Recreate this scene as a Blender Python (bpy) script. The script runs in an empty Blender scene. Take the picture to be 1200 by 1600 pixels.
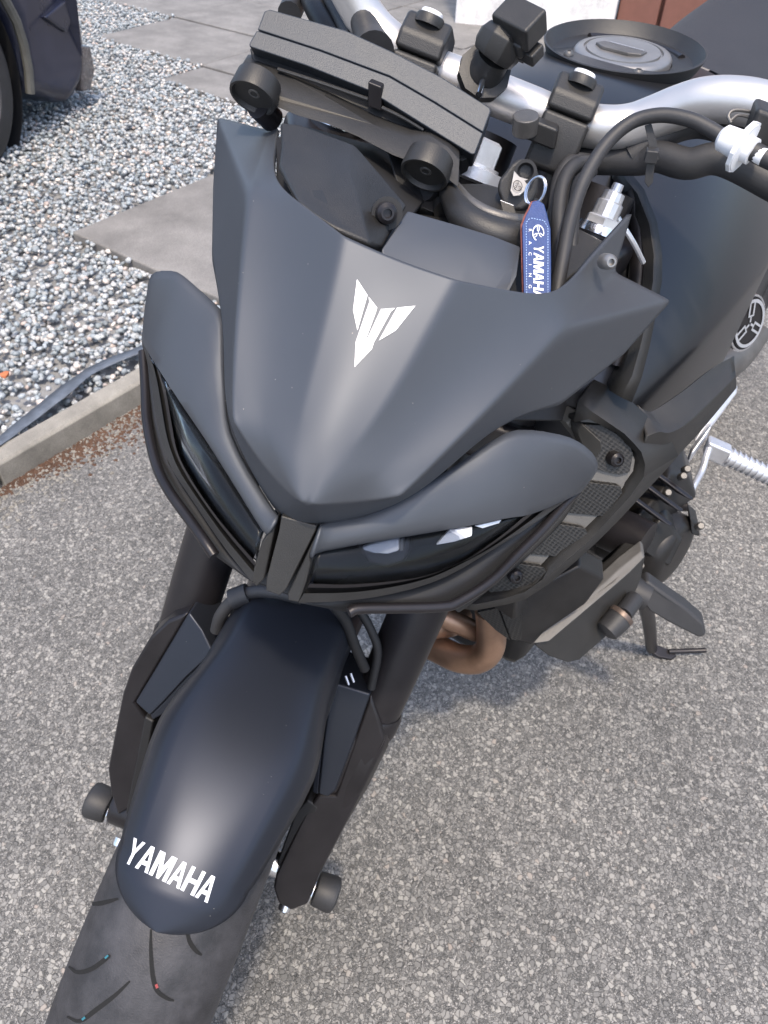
import bpy, bmesh, math, random
import numpy as np
from mathutils import Vector, Matrix
from mathutils.bvhtree import BVHTree
random.seed(7); np.random.seed(7)
scene = bpy.context.scene
COL = scene.collection

# ------------------------------------------------------------------ camera
FPX = 1207.6
RW = np.array([[-0.26490736, 0.96401269, 0.0224417], [0.67237559, 0.20134844, -0.712299], [-0.69118388, -0.173604, -0.70151728]])
CAM = np.array([0.29565, 0.32557, 1.14597])
cam_data = bpy.data.cameras.new('camera'); cam = bpy.data.objects.new('camera', cam_data); COL.objects.link(cam)
right, down, fwd = RW
cam.matrix_world = Matrix(((right[0], -down[0], -fwd[0], CAM[0]), (right[1], -down[1], -fwd[1], CAM[1]), (right[2], -down[2], -fwd[2], CAM[2]), (0, 0, 0, 1)))
cam_data.sensor_fit = 'VERTICAL'; cam_data.sensor_height = 36.0; cam_data.lens = 36.0 * FPX / 1600.0
cam_data.clip_start = 0.02; cam_data.clip_end = 300
cam_data.dof.use_dof = True; cam_data.dof.focus_distance = 0.50; cam_data.dof.aperture_fstop = 24.0
scene.camera = cam
# ------------------------------------------------------------------ light
SUN_TO = Vector((0.38, 0.13, 0.91)).normalized()
world = bpy.data.worlds.new("World"); scene.world = world; world.use_nodes = True
wn = world.node_tree.nodes; wl = world.node_tree.links
bg = wn['Background']; sky = wn.new('ShaderNodeTexSky'); sky.sky_type = 'NISHITA'; sky.sun_disc = False
elev = math.asin(SUN_TO.z); sky.sun_elevation = elev; sky.sun_rotation = math.atan2(SUN_TO.x, SUN_TO.y)
sky.dust_density = 3.0; sky.air_density = 1.0
wl.new(sky.outputs[0], bg.inputs[0]); bg.inputs[1].default_value = 0.15
sd = bpy.data.lights.new('sun', 'SUN'); sd.energy = 1.3; sd.angle = math.radians(3.0); sd.color = (1.0, 0.87, 0.70)
sun = bpy.data.objects.new('sun', sd); COL.objects.link(sun); sun.rotation_euler = (-SUN_TO).to_track_quat('-Z', 'Y').to_euler()
scene.view_settings.view_transform = 'Standard'; scene.view_settings.look = 'None'
scene.view_settings.exposure = 1.25; scene.view_settings.gamma = 1; scene.view_settings.use_curve_mapping = False
scene.cycles.max_bounces = 6

# ------------------------------------------------------------------ frames
# S: upright front-wheel frame (x forward, y to the bike's left, z up), leaning on its side stand in the world
LEAN = math.radians(14.07)
def S(p):
    x, y, z = p
    return np.array([x, y * math.cos(LEAN) + z * math.sin(LEAN), -y * math.sin(LEAN) + z * math.cos(LEAN)])
Smat = np.array([[1, 0, 0], [0, math.cos(LEAN), math.sin(LEAN)], [0, -math.sin(LEAN), math.cos(LEAN)]])
U = np.array([-math.sin(math.radians(25)), 0, math.cos(math.radians(25))])
HEAD = np.array([.103, 0, 0])
def rot(k, t):
    K = np.array([[0, -k[2], k[1]], [k[2], 0, -k[0]], [-k[1], k[0], 0]]); return np.eye(3) + math.sin(t) * K + (1 - math.cos(t)) * K @ K
MB = rot(U, math.radians(-25))
def B(p):            # body frame (straight-ahead part of the bike) -> world
    return S(HEAD + MB @ (np.array(p, float) - HEAD))
def ray(px, py): return RW.T @ np.array([(px - 600) / FPX, (py - 800) / FPX, 1.0])
def D(px, py, d): return CAM + ray(px, py) * d
def plane(px, py, n, c):
    n = np.array(n, float); r = ray(px, py); return CAM + r * ((c - CAM @ n) / (r @ n))
def G(px, py, z=0.0): return plane(px, py, (0, 0, 1), z)
def SY(px, py, y=0.0):   # on the plane y = const of the S frame
    n = Smat @ np.array([0, 1.0, 0]); return plane(px, py, n, y)
BN = Smat @ MB @ np.array([0, 1.0, 0]); BO = S(HEAD - MB @ HEAD)
def BY(px, py, y): return plane(px, py, BN, y + BN @ BO)
def dirS(v): return Smat @ np.array(v, float)
def dirB(v): return Smat @ MB @ np.array(v, float)
def nrm(v): v = np.array(v, float); return v / np.linalg.norm(v)

# ------------------------------------------------------------------ materials
def nodemat(name):
    m = bpy.data.materials.new(name); m.use_nodes = True; nt = m.node_tree
    return m, nt, nt.nodes['Principled BSDF']
def mat(name, col, rough=.5, metal=0.0, bump=0.0, bscale=900.0, var=0.0, vscale=30.0, coat=0.0, spec=.5, dust=0.0):
    m, nt, b = nodemat(name); N = nt.nodes; L = nt.links
    b.inputs['Base Color'].default_value = (*col, 1); b.inputs['Roughness'].default_value = rough
    b.inputs['Metallic'].default_value = metal; b.inputs['Coat Weight'].default_value = coat
    b.inputs['Specular IOR Level'].default_value = spec
    tc = N.new('ShaderNodeTexCoord')
    if bump:
        n = N.new('ShaderNodeTexNoise'); n.inputs['Scale'].default_value = bscale; n.inputs['Detail'].default_value = 2
        bp = N.new('ShaderNodeBump'); bp.inputs['Strength'].default_value = bump; bp.inputs['Distance'].default_value = 0.0004
        L.new(tc.outputs['Object'], n.inputs['Vector']); L.new(n.outputs['Fac'], bp.inputs['Height']); L.new(bp.outputs[0], b.inputs['Normal'])
    if var or dust:
        n = N.new('ShaderNodeTexNoise'); n.inputs['Scale'].default_value = vscale; n.inputs['Detail'].default_value = 6; n.inputs['Roughness'].default_value = .65
        L.new(tc.outputs['Object'], n.inputs['Vector'])
        r = N.new('ShaderNodeValToRGB'); r.color_ramp.elements[0].position = .35; r.color_ramp.elements[1].position = .7
        r.color_ramp.elements[0].color = (*[c * (1 - var) for c in col], 1); r.color_ramp.elements[1].color = (*[c * (1 + var) + dust for c in col], 1)
        L.new(n.outputs['Fac'], r.inputs['Fac']); L.new(r.outputs[0], b.inputs['Base Color'])
        mr = N.new('ShaderNodeMapRange'); mr.inputs['To Min'].default_value = max(rough - .06, .02); mr.inputs['To Max'].default_value = min(rough + .08, 1)
        L.new(n.outputs['Fac'], mr.inputs['Value']); L.new(mr.outputs[0], b.inputs['Roughness'])
    return m
def paint(name, col, rough, metal, spec=.5, bs=.12):
    # satin paint: fine sparkle in the flake, a few specks of dust
    m, nt, b = nodemat(name); N = nt.nodes; L = nt.links; tc = N.new('ShaderNodeTexCoord')
    b.inputs['Metallic'].default_value = metal; b.inputs['Roughness'].default_value = rough; b.inputs['Specular IOR Level'].default_value = spec
    n = N.new('ShaderNodeTexNoise'); n.inputs['Scale'].default_value = 2600; n.inputs['Detail'].default_value = 1
    L.new(tc.outputs['Object'], n.inputs['Vector'])
    bp = N.new('ShaderNodeBump'); bp.inputs['Strength'].default_value = bs; bp.inputs['Distance'].default_value = .0002
    L.new(n.outputs['Fac'], bp.inputs['Height']); L.new(bp.outputs[0], b.inputs['Normal'])
    v = N.new('ShaderNodeTexVoronoi'); v.inputs['Scale'].default_value = 230; L.new(tc.outputs['Object'], v.inputs['Vector'])
    lt = N.new('ShaderNodeMath'); lt.operation = 'LESS_THAN'; lt.inputs[1].default_value = .055; L.new(v.outputs['Distance'], lt.inputs[0])
    sp = N.new('ShaderNodeSeparateColor'); L.new(v.outputs['Color'], sp.inputs[0])
    gt = N.new('ShaderNodeMath'); gt.operation = 'GREATER_THAN'; gt.inputs[1].default_value = .93; L.new(sp.outputs[0], gt.inputs[0])
    mu = N.new('ShaderNodeMath'); mu.operation = 'MULTIPLY'; L.new(lt.outputs[0], mu.inputs[0]); L.new(gt.outputs[0], mu.inputs[1])
    n2 = N.new('ShaderNodeTexNoise'); n2.inputs['Scale'].default_value = 14; n2.inputs['Detail'].default_value = 5; L.new(tc.outputs['Object'], n2.inputs['Vector'])
    r = N.new('ShaderNodeValToRGB'); r.color_ramp.elements[0].color = (*[c * .9 for c in col], 1); r.color_ramp.elements[1].color = (*[c * 1.12 for c in col], 1)
    L.new(n2.outputs['Fac'], r.inputs['Fac'])
    mx = N.new('ShaderNodeMix'); mx.data_type = 'RGBA'; L.new(mu.outputs[0], mx.inputs[0]); L.new(r.outputs[0], mx.inputs[6]); mx.inputs[7].default_value = (.35, .33, .3, 1)
    L.new(mx.outputs[2], b.inputs['Base Color'])
    return m
M = {}
M['paint'] = paint('satin_grey_paint', (.080, .087, .100), .50, .5, .4)
M['fpaint'] = paint('satin_fender_paint', (.032, .036, .047), .37, .55, .25, .05)
M['plastic'] = mat('grained_black_plastic', (.021, .0205, .0205), .45, 0, .5, 1500, .15, 40)
M['gplastic'] = mat('grey_plastic', (.034, .033, .032), .44, .3, .4, 1500, .12, 30)
M['bar'] = mat('pale_grey_plastic', (.13, .125, .118), .5, .3, .4, 1500, .12, 30)
M['tankp'] = paint('tank_paint', (.042, .044, .050), .34, .7)
M['display'] = mat('sky_tinted_case', (.038, .043, .052), .44, .35, .4, 1500, .10, 30)  # blue cast of the reflected sky is put into the base colour
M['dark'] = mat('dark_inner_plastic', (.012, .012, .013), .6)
M['blackmetal'] = mat('black_anodised_metal', (.022, .02, .022), .35, .4, .15, 800, .2, 20)
M['engine'] = mat('engine_black_metal', (.022, .021, .021), .42, .35, .3, 700, .3, 18)
M['castgrey'] = mat('cast_grey_metal', (.14, .135, .13), .45, .6, .5, 1200, .2, 25)
M['silver'] = mat('brushed_silver_bar', (.56, .55, .545), .40, .7, .12, 900, .03, 20)
M['chrome'] = mat('bright_zinc', (.8, .8, .82), .2, 1.0, .1, 400, .1, 90)
M['alu'] = mat('cast_aluminium', (.62, .63, .66), .36, .7, .3, 900, .08, 60)
M['bronze'] = mat('heat_tinted_steel', (.36, .23, .16), .4, .8, .2, 500, .25, 14)
M['rubber'] = mat('black_rubber', (.028, .028, .03), .55, 0, .3, 700, .2, 25)
M['tyre'] = mat('tyre_rubber', (.034, .033, .036), .5, 0, .7, 700, .4, 40, dust=.006)
M['rubberline'] = mat('groove_black', (.006, .006, .006), .9)
M['white'] = mat('white_decal', (.78, .8, .84), .5)
M['whitebright'] = mat('bright_white_decal', (.85, .86, .86), .45)
M['blue'] = mat('blue_leather', (.005, .036, .16), .5, 0, .6, 1500, .15, 60)
M['redleather'] = mat('red_leather_edge', (.22, .07, .06), .7, 0, .5, 900, .3, 80)
M['seat'] = mat('seat_vinyl', (.022, .022, .025), .6, 0, .8, 900, .12, 15)
M['teal'] = mat('teal_mark', (.02, .13, .17), .6)
M['red'] = mat('red_mark', (.25, .04, .04), .6)
M['plate'] = mat('dull_brown_metal', (.16, .12, .1), .45, .6, .2, 600, .3, 20)
M['tiewhite'] = mat('white_plastic_and_glint', (.75, .76, .78), .4, 0, .2, 800)  # white plastic; also painted brightness for chrome bolt heads and headlight parts
# smoked glass
def glassmat(name, tint, rough=.13):
    m = bpy.data.materials.new(name); m.use_nodes = True; nt = m.node_tree; N = nt.nodes; L = nt.links; N.remove(N['Principled BSDF'])
    t = N.new('ShaderNodeBsdfTransparent'); t.inputs[0].default_value = (*tint, 1)
    g = N.new('ShaderNodeBsdfGlossy'); g.inputs['Roughness'].default_value = rough
    f = N.new('ShaderNodeFresnel'); f.inputs[0].default_value = 1.25
    d = N.new('ShaderNodeBsdfDiffuse'); d.inputs[0].default_value = (.05, .055, .06, 1)
    m1 = N.new('ShaderNodeMixShader'); m1.inputs[0].default_value = .08; L.new(t.outputs[0], m1.inputs[1]); L.new(d.outputs[0], m1.inputs[2])
    m2 = N.new('ShaderNodeMixShader'); L.new(f.outputs[0], m2.inputs[0]); L.new(m1.outputs[0], m2.inputs[1]); L.new(g.outputs[0], m2.inputs[2])
    L.new(m2.outputs[0], N['Material Output'].inputs[0]); return m
M['smoke'] = glassmat('smoked_headlight_glass', (.8, .82, .86))
# fine honeycomb gauze
def meshmat():
    m, nt, b = nodemat('perforated_gauze'); N = nt.nodes; L = nt.links; tc = N.new('ShaderNodeTexCoord')
    v = N.new('ShaderNodeTexVoronoi'); v.inputs['Scale'].default_value = 380; v.inputs['Randomness'].default_value = .0
    mp = N.new('ShaderNodeMapping'); mp.inputs['Rotation'].default_value = (.5, .6, .8); L.new(tc.outputs['Object'], mp.inputs[0]); L.new(mp.outputs[0], v.inputs['Vector'])
    r = N.new('ShaderNodeValToRGB'); r.color_ramp.elements[0].position = .38; r.color_ramp.elements[0].color = (.004, .004, .004, 1)
    r.color_ramp.elements[1].position = .62; r.color_ramp.elements[1].color = (.024, .023, .022, 1)
    L.new(v.outputs['Distance'], r.inputs['Fac']); L.new(r.outputs[0], b.inputs['Base Color'])
    bp = N.new('ShaderNodeBump'); bp.inputs['Distance'].default_value = .001; bp.inputs['Strength'].default_value = .4; L.new(v.outputs['Distance'], bp.inputs['Height']); L.new(bp.outputs[0], b.inputs['Normal'])
    b.inputs['Roughness'].default_value = .5; return m
M['gauze'] = meshmat()
def asphalt():
    m, nt, b = nodemat('worn_asphalt'); N = nt.nodes; L = nt.links; tc = N.new('ShaderNodeTexCoord')
    def vor(scale, feat='F1'):
        v = N.new('ShaderNodeTexVoronoi'); v.feature = feat; v.inputs['Scale'].default_value = scale; L.new(wp.outputs[0], v.inputs['Vector']); return v
    nz = N.new('ShaderNodeTexNoise'); nz.inputs['Scale'].default_value = 120; nz.inputs['Detail'].default_value = 3; L.new(tc.outputs['Object'], nz.inputs['Vector'])
    wp = N.new('ShaderNodeMix'); wp.data_type = 'VECTOR'; wp.inputs[0].default_value = .008; L.new(tc.outputs['Object'], wp.inputs[4]); L.new(nz.outputs['Color'], wp.inputs[5])
    class O: pass
    w = O(); w.outputs = [wp.outputs[1]]; 
    def vor(scale, feat='F1'):
        v = N.new('ShaderNodeTexVoronoi'); v.feature = feat; v.inputs['Scale'].default_value = scale; L.new(wp.outputs[1], v.inputs['Vector']); return v
    a = vor(165); e = vor(165, 'DISTANCE_TO_EDGE'); a2 = vor(380); e2 = vor(380, 'DISTANCE_TO_EDGE')
    s1 = N.new('ShaderNodeSeparateColor'); L.new(a.outputs['Color'], s1.inputs[0]); s2 = N.new('ShaderNodeSeparateColor'); L.new(a2.outputs['Color'], s2.inputs[0])
    def ramp(src, pts):
        r = N.new('ShaderNodeValToRGB'); r.color_ramp.elements[0].position = pts[0][0]; r.color_ramp.elements[0].color = (*pts[0][1], 1)
        r.color_ramp.elements[1].position = pts[-1][0]; r.color_ramp.elements[1].color = (*pts[-1][1], 1)
        for p, c in pts[1:-1]:
            q = r.color_ramp.elements.new(p); q.color = (*c, 1)
        L.new(src, r.inputs['Fac']); return r
    c1 = ramp(s1.outputs[0], [(0, (.10, .099, .097)), (.3, (.155, .153, .15)), (.6, (.205, .201, .195)), (.85, (.26, .252, .24)), (.97, (.275, .27, .255)), (1, (.25, .22, .2))])
    c2 = ramp(s2.outputs[0], [(0, (.09, .089, .088)), (.5, (.165, .163, .16)), (1, (.31, .30, .29))])
    k = ramp(s1.outputs[1], [(.52, (0, 0, 0)), (.56, (1, 1, 1))])
    big = N.new('ShaderNodeMix'); big.data_type = 'RGBA'; L.new(k.outputs[0], big.inputs[0]); L.new(c2.outputs[0], big.inputs[6]); L.new(c1.outputs[0], big.inputs[7])
    g1 = ramp(e.outputs['Distance'], [(.0, (.50, .50, .50)), (.12, (1, 1, 1))]); g2 = ramp(e2.outputs['Distance'], [(.0, (.52, .52, .52)), (.2, (1, 1, 1))])
    gm = N.new('ShaderNodeMix'); gm.data_type = 'RGBA'; L.new(k.outputs[0], gm.inputs[0]); L.new(g2.outputs[0], gm.inputs[6]); L.new(g1.outputs[0], gm.inputs[7])
    ml = N.new('ShaderNodeMix'); ml.data_type = 'RGBA'; ml.blend_type = 'MULTIPLY'; ml.inputs[0].default_value = 1; L.new(big.outputs[2], ml.inputs[6]); L.new(gm.outputs[2], ml.inputs[7])
    lo = N.new('ShaderNodeTexNoise'); lo.inputs['Scale'].default_value = 2.3; lo.inputs['Detail'].default_value = 9; lo.inputs['Roughness'].default_value = .62; L.new(tc.outputs['Object'], lo.inputs['Vector'])
    lr = ramp(lo.outputs['Fac'], [(.26, (.80, .80, .785)), (.5, (1.14, 1.135, 1.11)), (.74, (1.36, 1.35, 1.31))])
    m2 = N.new('ShaderNodeMix'); m2.data_type = 'RGBA'; m2.blend_type = 'MULTIPLY'; m2.inputs[0].default_value = 1; L.new(ml.outputs[2], m2.inputs[6]); L.new(lr.outputs[0], m2.inputs[7])
    L.new(m2.outputs[2], b.inputs['Base Color'])
    b.inputs['Roughness'].default_value = .7
    hs = N.new('ShaderNodeMath'); hs.operation = 'MULTIPLY'; L.new(gm.outputs[2], hs.inputs[0]); 
    ad = N.new('ShaderNodeMath'); ad.operation = 'ADD'; ad.inputs[1].default_value = .3; L.new(s1.outputs[2], ad.inputs[0]); L.new(ad.outputs[0], hs.inputs[1])
    bp = N.new('ShaderNodeBump'); bp.inputs['Strength'].default_value = .8; bp.inputs['Distance'].default_value = .0026; L.new(hs.outputs[0], bp.inputs['Height']); L.new(bp.outputs[0], b.inputs['Normal'])
    return m
M['asphalt'] = asphalt()
def concrete(name, c, sc=20):
    m, nt, b = nodemat(name); N = nt.nodes; L = nt.links; tc = N.new('ShaderNodeTexCoord')
    n = N.new('ShaderNodeTexNoise'); n.inputs['Scale'].default_value = sc * .25; n.inputs['Detail'].default_value = 9; n.inputs['Roughness'].default_value = .7; L.new(tc.outputs['Object'], n.inputs['Vector'])
    r = N.new('ShaderNodeValToRGB'); r.color_ramp.elements[0].position = .3; r.color_ramp.elements[1].position = .72
    r.color_ramp.elements[0].color = (*[x * .62 for x in c], 1); r.color_ramp.elements[1].color = (*[x * 1.28 for x in c], 1); L.new(n.outputs['Fac'], r.inputs['Fac'])
    n2 = N.new('ShaderNodeTexNoise'); n2.inputs['Scale'].default_value = sc * 12; n2.inputs['Detail'].default_value = 3; L.new(tc.outputs['Object'], n2.inputs['Vector'])
    r2 = N.new('ShaderNodeValToRGB'); r2.color_ramp.elements[0].position = .3; r2.color_ramp.elements[0].color = (.75, .75, .75, 1); r2.color_ramp.elements[1].position = .7; r2.color_ramp.elements[1].color = (1.1, 1.1, 1.1, 1); L.new(n2.outputs['Fac'], r2.inputs['Fac'])
    mx = N.new('ShaderNodeMix'); mx.data_type = 'RGBA'; mx.blend_type = 'MULTIPLY'; mx.inputs[0].default_value = 1; L.new(r.outputs[0], mx.inputs[6]); L.new(r2.outputs[0], mx.inputs[7]); L.new(mx.outputs[2], b.inputs['Base Color'])
    bp = N.new('ShaderNodeBump'); bp.inputs['Strength'].default_value = .5; bp.inputs['Distance'].default_value = .002; L.new(n2.outputs['Fac'], bp.inputs['Height']); L.new(bp.outputs[0], b.inputs['Normal'])
    b.inputs['Roughness'].default_value = .85; return m
M['slab'] = concrete('paving_slab_concrete', (.215, .207, .198)); M['kerb'] = concrete('kerb_concrete', (.27, .255, .225), 40)
M['wall'] = concrete('white_render', (.84, .82, .80), 30)
M['bed'] = concrete('gravel_bed_soil', (.26, .26, .26), 60)
M['moss'] = concrete('brown_moss', (.11, .06, .038), 60)
M['fabric'] = mat('grey_blue_fabric', (.10, .12, .15), .6, 0, .4, 500, .25, 30)
M['door'] = mat('brown_door_paint', (.19, .082, .06), .55, 0, .2, 300, .12, 9)
M['carpaint'] = mat('dark_blue_car_paint', (.022, .026, .05), .28, .3, .05, 300, .2, 5, coat=.5)
M['cartrim'] = mat('car_grey_trim', (.10, .097, .085), .5, 0, .1, 300, .2, 20)
M['carlamp'] = mat('clear_reflector', (.14, .12, .115), .25, .2, .1, 300, .3, 40, coat=.6)
M['orange'] = mat('orange_reflector', (.13, .07, .055), .3, 0, .1, 300, .2, 40)
M['brick'] = mat('brick_orange', (.5, .16, .07), .8)
M['rim'] = mat('grey_alloy', (.3, .29, .28), .4, .7, .1, 300, .15, 20)
def stonemat():
    m, nt, b = nodemat('gravel_stone'); N = nt.nodes; L = nt.links
    a = N.new('ShaderNodeAttribute'); a.attribute_name = 'tint'
    tc = N.new('ShaderNodeTexCoord'); n = N.new('ShaderNodeTexNoise'); n.inputs['Scale'].default_value = 160; n.inputs['Detail'].default_value = 4; L.new(tc.outputs['Object'], n.inputs['Vector'])
    r = N.new('ShaderNodeValToRGB'); r.color_ramp.elements[0].position = .3; r.color_ramp.elements[0].color = (.7, .7, .7, 1); r.color_ramp.elements[1].position = .7; r.color_ramp.elements[1].color = (1.15, 1.15, 1.15, 1); L.new(n.outputs['Fac'], r.inputs['Fac'])
    mx = N.new('ShaderNodeMix'); mx.data_type = 'RGBA'; mx.blend_type = 'MULTIPLY'; mx.inputs[0].default_value = 1; L.new(a.outputs['Color'], mx.inputs[6]); L.new(r.outputs[0], mx.inputs[7])
    L.new(mx.outputs[2], b.inputs['Base Color']); b.inputs['Roughness'].default_value = .6; return m
M['stone'] = stonemat()

# ------------------------------------------------------------------ mesh helpers
def thing(name, loc, label=None, cat=None, group=None):
    o = bpy.data.objects.new(name, None); o.location = Vector([float(v) for v in loc]); COL.objects.link(o)
    if label: o['label'] = label
    if cat: o['category'] = cat
    if group: o['group'] = group
    return o
def origin(o):
    t = Vector((0, 0, 0))
    while o is not None: t = t + o.location; o = o.parent
    return np.array(t)
def part(name, verts, faces, m, parent=None, bevel=0, seg=2, sub=0, solid=0, angle=38, recalc=True, crease=None, loc=None, smooth=True, vcrease=None):
    V = np.array(verts, float)
    if parent is None: o0 = V.mean(0) if loc is None else np.array(loc, float)
    else: o0 = origin(parent)
    local = V - o0
    oloc = np.zeros(3)
    if parent is not None:
        oloc = local.mean(0); local = local - oloc
    me = bpy.data.meshes.new(name); me.from_pydata([tuple(v) for v in local], [], [tuple(f) for f in faces]); me.update()
    bm = bmesh.new(); bm.from_mesh(me)
    if recalc: bmesh.ops.recalc_face_normals(bm, faces=bm.faces)
    if crease:
        cl = bm.edges.layers.float.new('crease_edge')
        bm.verts.ensure_lookup_table()
        for (a, b), c in crease.items():
            e = bm.edges.get((bm.verts[a], bm.verts[b]))
            if e: e[cl] = c
    if vcrease:
        vl = bm.verts.layers.float.new('crease_vert'); bm.verts.ensure_lookup_table()
        for a in vcrease: bm.verts[a][vl] = .7
    for f in bm.faces: f.smooth = smooth
    if not sub:
        for e in bm.edges:
            if len(e.link_faces) == 2 and e.calc_face_angle(0) > math.radians(angle): e.smooth = False
    bm.to_mesh(me); bm.free()
    me.materials.append(m)
    o = bpy.data.objects.new(name, me); COL.objects.link(o)
    if parent is not None: o.parent = parent; o.location = Vector(oloc)
    else: o.location = Vector(o0)
    if sub:
        s = o.modifiers.new('sub', 'SUBSURF'); s.levels = sub; s.render_levels = sub
    if solid:
        s = o.modifiers.new('solid', 'SOLIDIFY'); s.thickness = solid; s.offset = -1
    if bevel:
        s = o.modifiers.new('bevel', 'BEVEL'); s.width = bevel; s.segments = seg; s.limit_method = 'ANGLE'; s.angle_limit = math.radians(30); s.harden_normals = True
        for e in me.edges: e.use_edge_sharp = False
    return o
def tubeVF(pts, r, n=12, closed_ends=True, flat=1.0):
    pts = [np.array(p, float) for p in pts]; R = r if hasattr(r, '__len__') else [r] * len(pts)
    V = []; F = []; ref = None
    for i, p in enumerate(pts):
        t = nrm(pts[min(i + 1, len(pts) - 1)] - pts[max(i - 1, 0)])
        if ref is None:
            a = np.array([0, 0, 1.0]) if abs(t[2]) < .9 else np.array([1.0, 0, 0]); ref = nrm(np.cross(t, a))
        ref = nrm(ref - t * (ref @ t)); b = np.cross(t, ref)
        for k in range(n):
            th = 2 * math.pi * k / n; V.append(p + R[i] * (math.cos(th) * ref + flat * math.sin(th) * b))
    for i in range(len(pts) - 1):
        for k in range(n): F.append((i * n + k, i * n + (k + 1) % n, (i + 1) * n + (k + 1) % n, (i + 1) * n + k))
    if closed_ends: F.append(tuple(range(n - 1, -1, -1))); F.append(tuple((len(pts) - 1) * n + k for k in range(n)))
    return V, F
def smoothpath(pts, k=6):
    P = [np.array(p, float) for p in pts]; P = [2 * P[0] - P[1]] + P + [2 * P[-1] - P[-2]]; out = []
    for i in range(1, len(P) - 2):
        for j in range(k):
            t = j / k; a, b, c, d = P[i - 1], P[i], P[i + 1], P[i + 2]
            out.append(.5 * (2 * b + (c - a) * t + (2 * a - 5 * b + 4 * c - d) * t * t + (3 * b - a - 3 * c + d) * t ** 3))
    out.append(P[-2]); return out
def tube(name, pts, r, m, parent, n=14, k=6, **kw):
    if k: 
        if hasattr(r, '__len__'):
            rr = smoothpath([np.array([q, 0, 0]) for q in r], k); r = [q[0] for q in rr]
        pts = smoothpath(pts, k)
    V, F = tubeVF(pts, r, n); return part(name, V, F, m, parent, **kw)
def lathe(name, o, ax, prof, m, parent, n=32, ref=None, **kw):
    ax = nrm(ax); a = np.array([0, 0, 1.0]) if abs(ax[2]) < .9 else np.array([1.0, 0, 0])
    if ref is not None: a = np.array(ref, float)
    u = nrm(np.cross(ax, a)); v = np.cross(ax, u); V = []; F = []
    for s, r in prof:
        for k in range(n): th = 2 * math.pi * k / n; V.append(np.array(o) + ax * s + r * (math.cos(th) * u + math.sin(th) * v))
    for i in range(len(prof) - 1):
        for k in range(n): F.append((i * n + k, i * n + (k + 1) % n, (i + 1) * n + (k + 1) % n, (i + 1) * n + k))
    if prof[0] != prof[-1]:
        F.append(tuple(range(n - 1, -1, -1))); F.append(tuple((len(prof) - 1) * n + k for k in range(n)))
    else:
        # closed ring profile: weld by index
        m0 = (len(prof) - 1) * n; F = [tuple(x - m0 if x >= m0 else x for x in f) for f in F]; V = V[:m0]
    return part(name, V, F, m, parent, **kw)
def prism(name, pts, vec, m, parent, bevel=.0015, taper=0.0, **kw):
    P = [np.array(p, float) for p in pts]; c = sum(P) / len(P); n = len(P); vec = np.array(vec, float)
    V = P + [p + (c - p) * taper + vec for p in P]
    F = [tuple(range(n)), tuple(range(2 * n - 1, n - 1, -1))] + [(i, (i + 1) % n, n + (i + 1) % n, n + i) for i in range(n)]
    return part(name, V, F, m, parent, bevel=bevel, **kw)
def box(name, c, ax, half, m, parent, bevel=.002, **kw):
    c = np.array(c, float); A = [nrm(a) for a in ax]; V = []
    for sx in (-1, 1):
        for sy in (-1, 1):
            for sz in (-1, 1): V.append(c + A[0] * half[0] * sx + A[1] * half[1] * sy + A[2] * half[2] * sz)
    F = [(0, 1, 3, 2), (4, 6, 7, 5), (0, 4, 5, 1), (2, 3, 7, 6), (0, 2, 6, 4), (1, 5, 7, 3)]
    return part(name, V, F, m, parent, bevel=bevel, **kw)
def px3(lst, d=None): return [D(p[0], p[1], p[2] if len(p) > 2 else d) for p in lst]
def merge(lists):
    V = []; F = []
    for v, f in lists:
        o = len(V); V += list(v); F += [tuple(i + o for i in x) for x in f]
    return V, F

# decals: polygons given as photo pixels, wrapped on to a surface, slightly proud
def bvh_of(o):
    bpy.context.view_layer.update(); dg = bpy.context.evaluated_depsgraph_get(); oe = o.evaluated_get(dg); me = oe.to_mesh()
    mw = o.matrix_world; vs = [mw @ v.co for v in me.vertices]; ps = [tuple(p.vertices) for p in me.polygons]; oe.to_mesh_clear()
    return BVHTree.FromPolygons(vs, ps)
def wrap(name, polys, target, m, parent, off=.0006, cut=.004):
    bv = bvh_of(target) if not isinstance(target, BVHTree) else target
    bm = bmesh.new()
    for poly in polys:
        vs = []
        for p in poly:
            vs.append(bm.verts.new((p[0], p[1], 0)))
        f = bm.faces.new(vs)
    bmesh.ops.triangulate(bm, faces=bm.faces)
    for _ in range(4):
        es = [e for e in bm.edges if e.calc_length() > cut * FPX / .4]
        if not es: break
        bmesh.ops.subdivide_edges(bm, edges=es, cuts=1); bmesh.ops.triangulate(bm, faces=bm.faces)
    V = []
    for v in bm.verts:
        r = Vector(ray(v.co.x, v.co.y)).normalized(); h = bv.ray_cast(Vector(CAM), r)
        if h[0] is None: h = bv.find_nearest(Vector(D(v.co.x, v.co.y, .45)))
        nn = h[1] if h[1].dot(r) < 0 else -h[1]
        V.append(np.array(h[0] + nn * off))
    bm.verts.index_update(); F = [tuple(v.index for v in f.verts) for f in bm.faces]; bm.free()
    return part(name, V, F, m, parent, recalc=False, solid=0)
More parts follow.
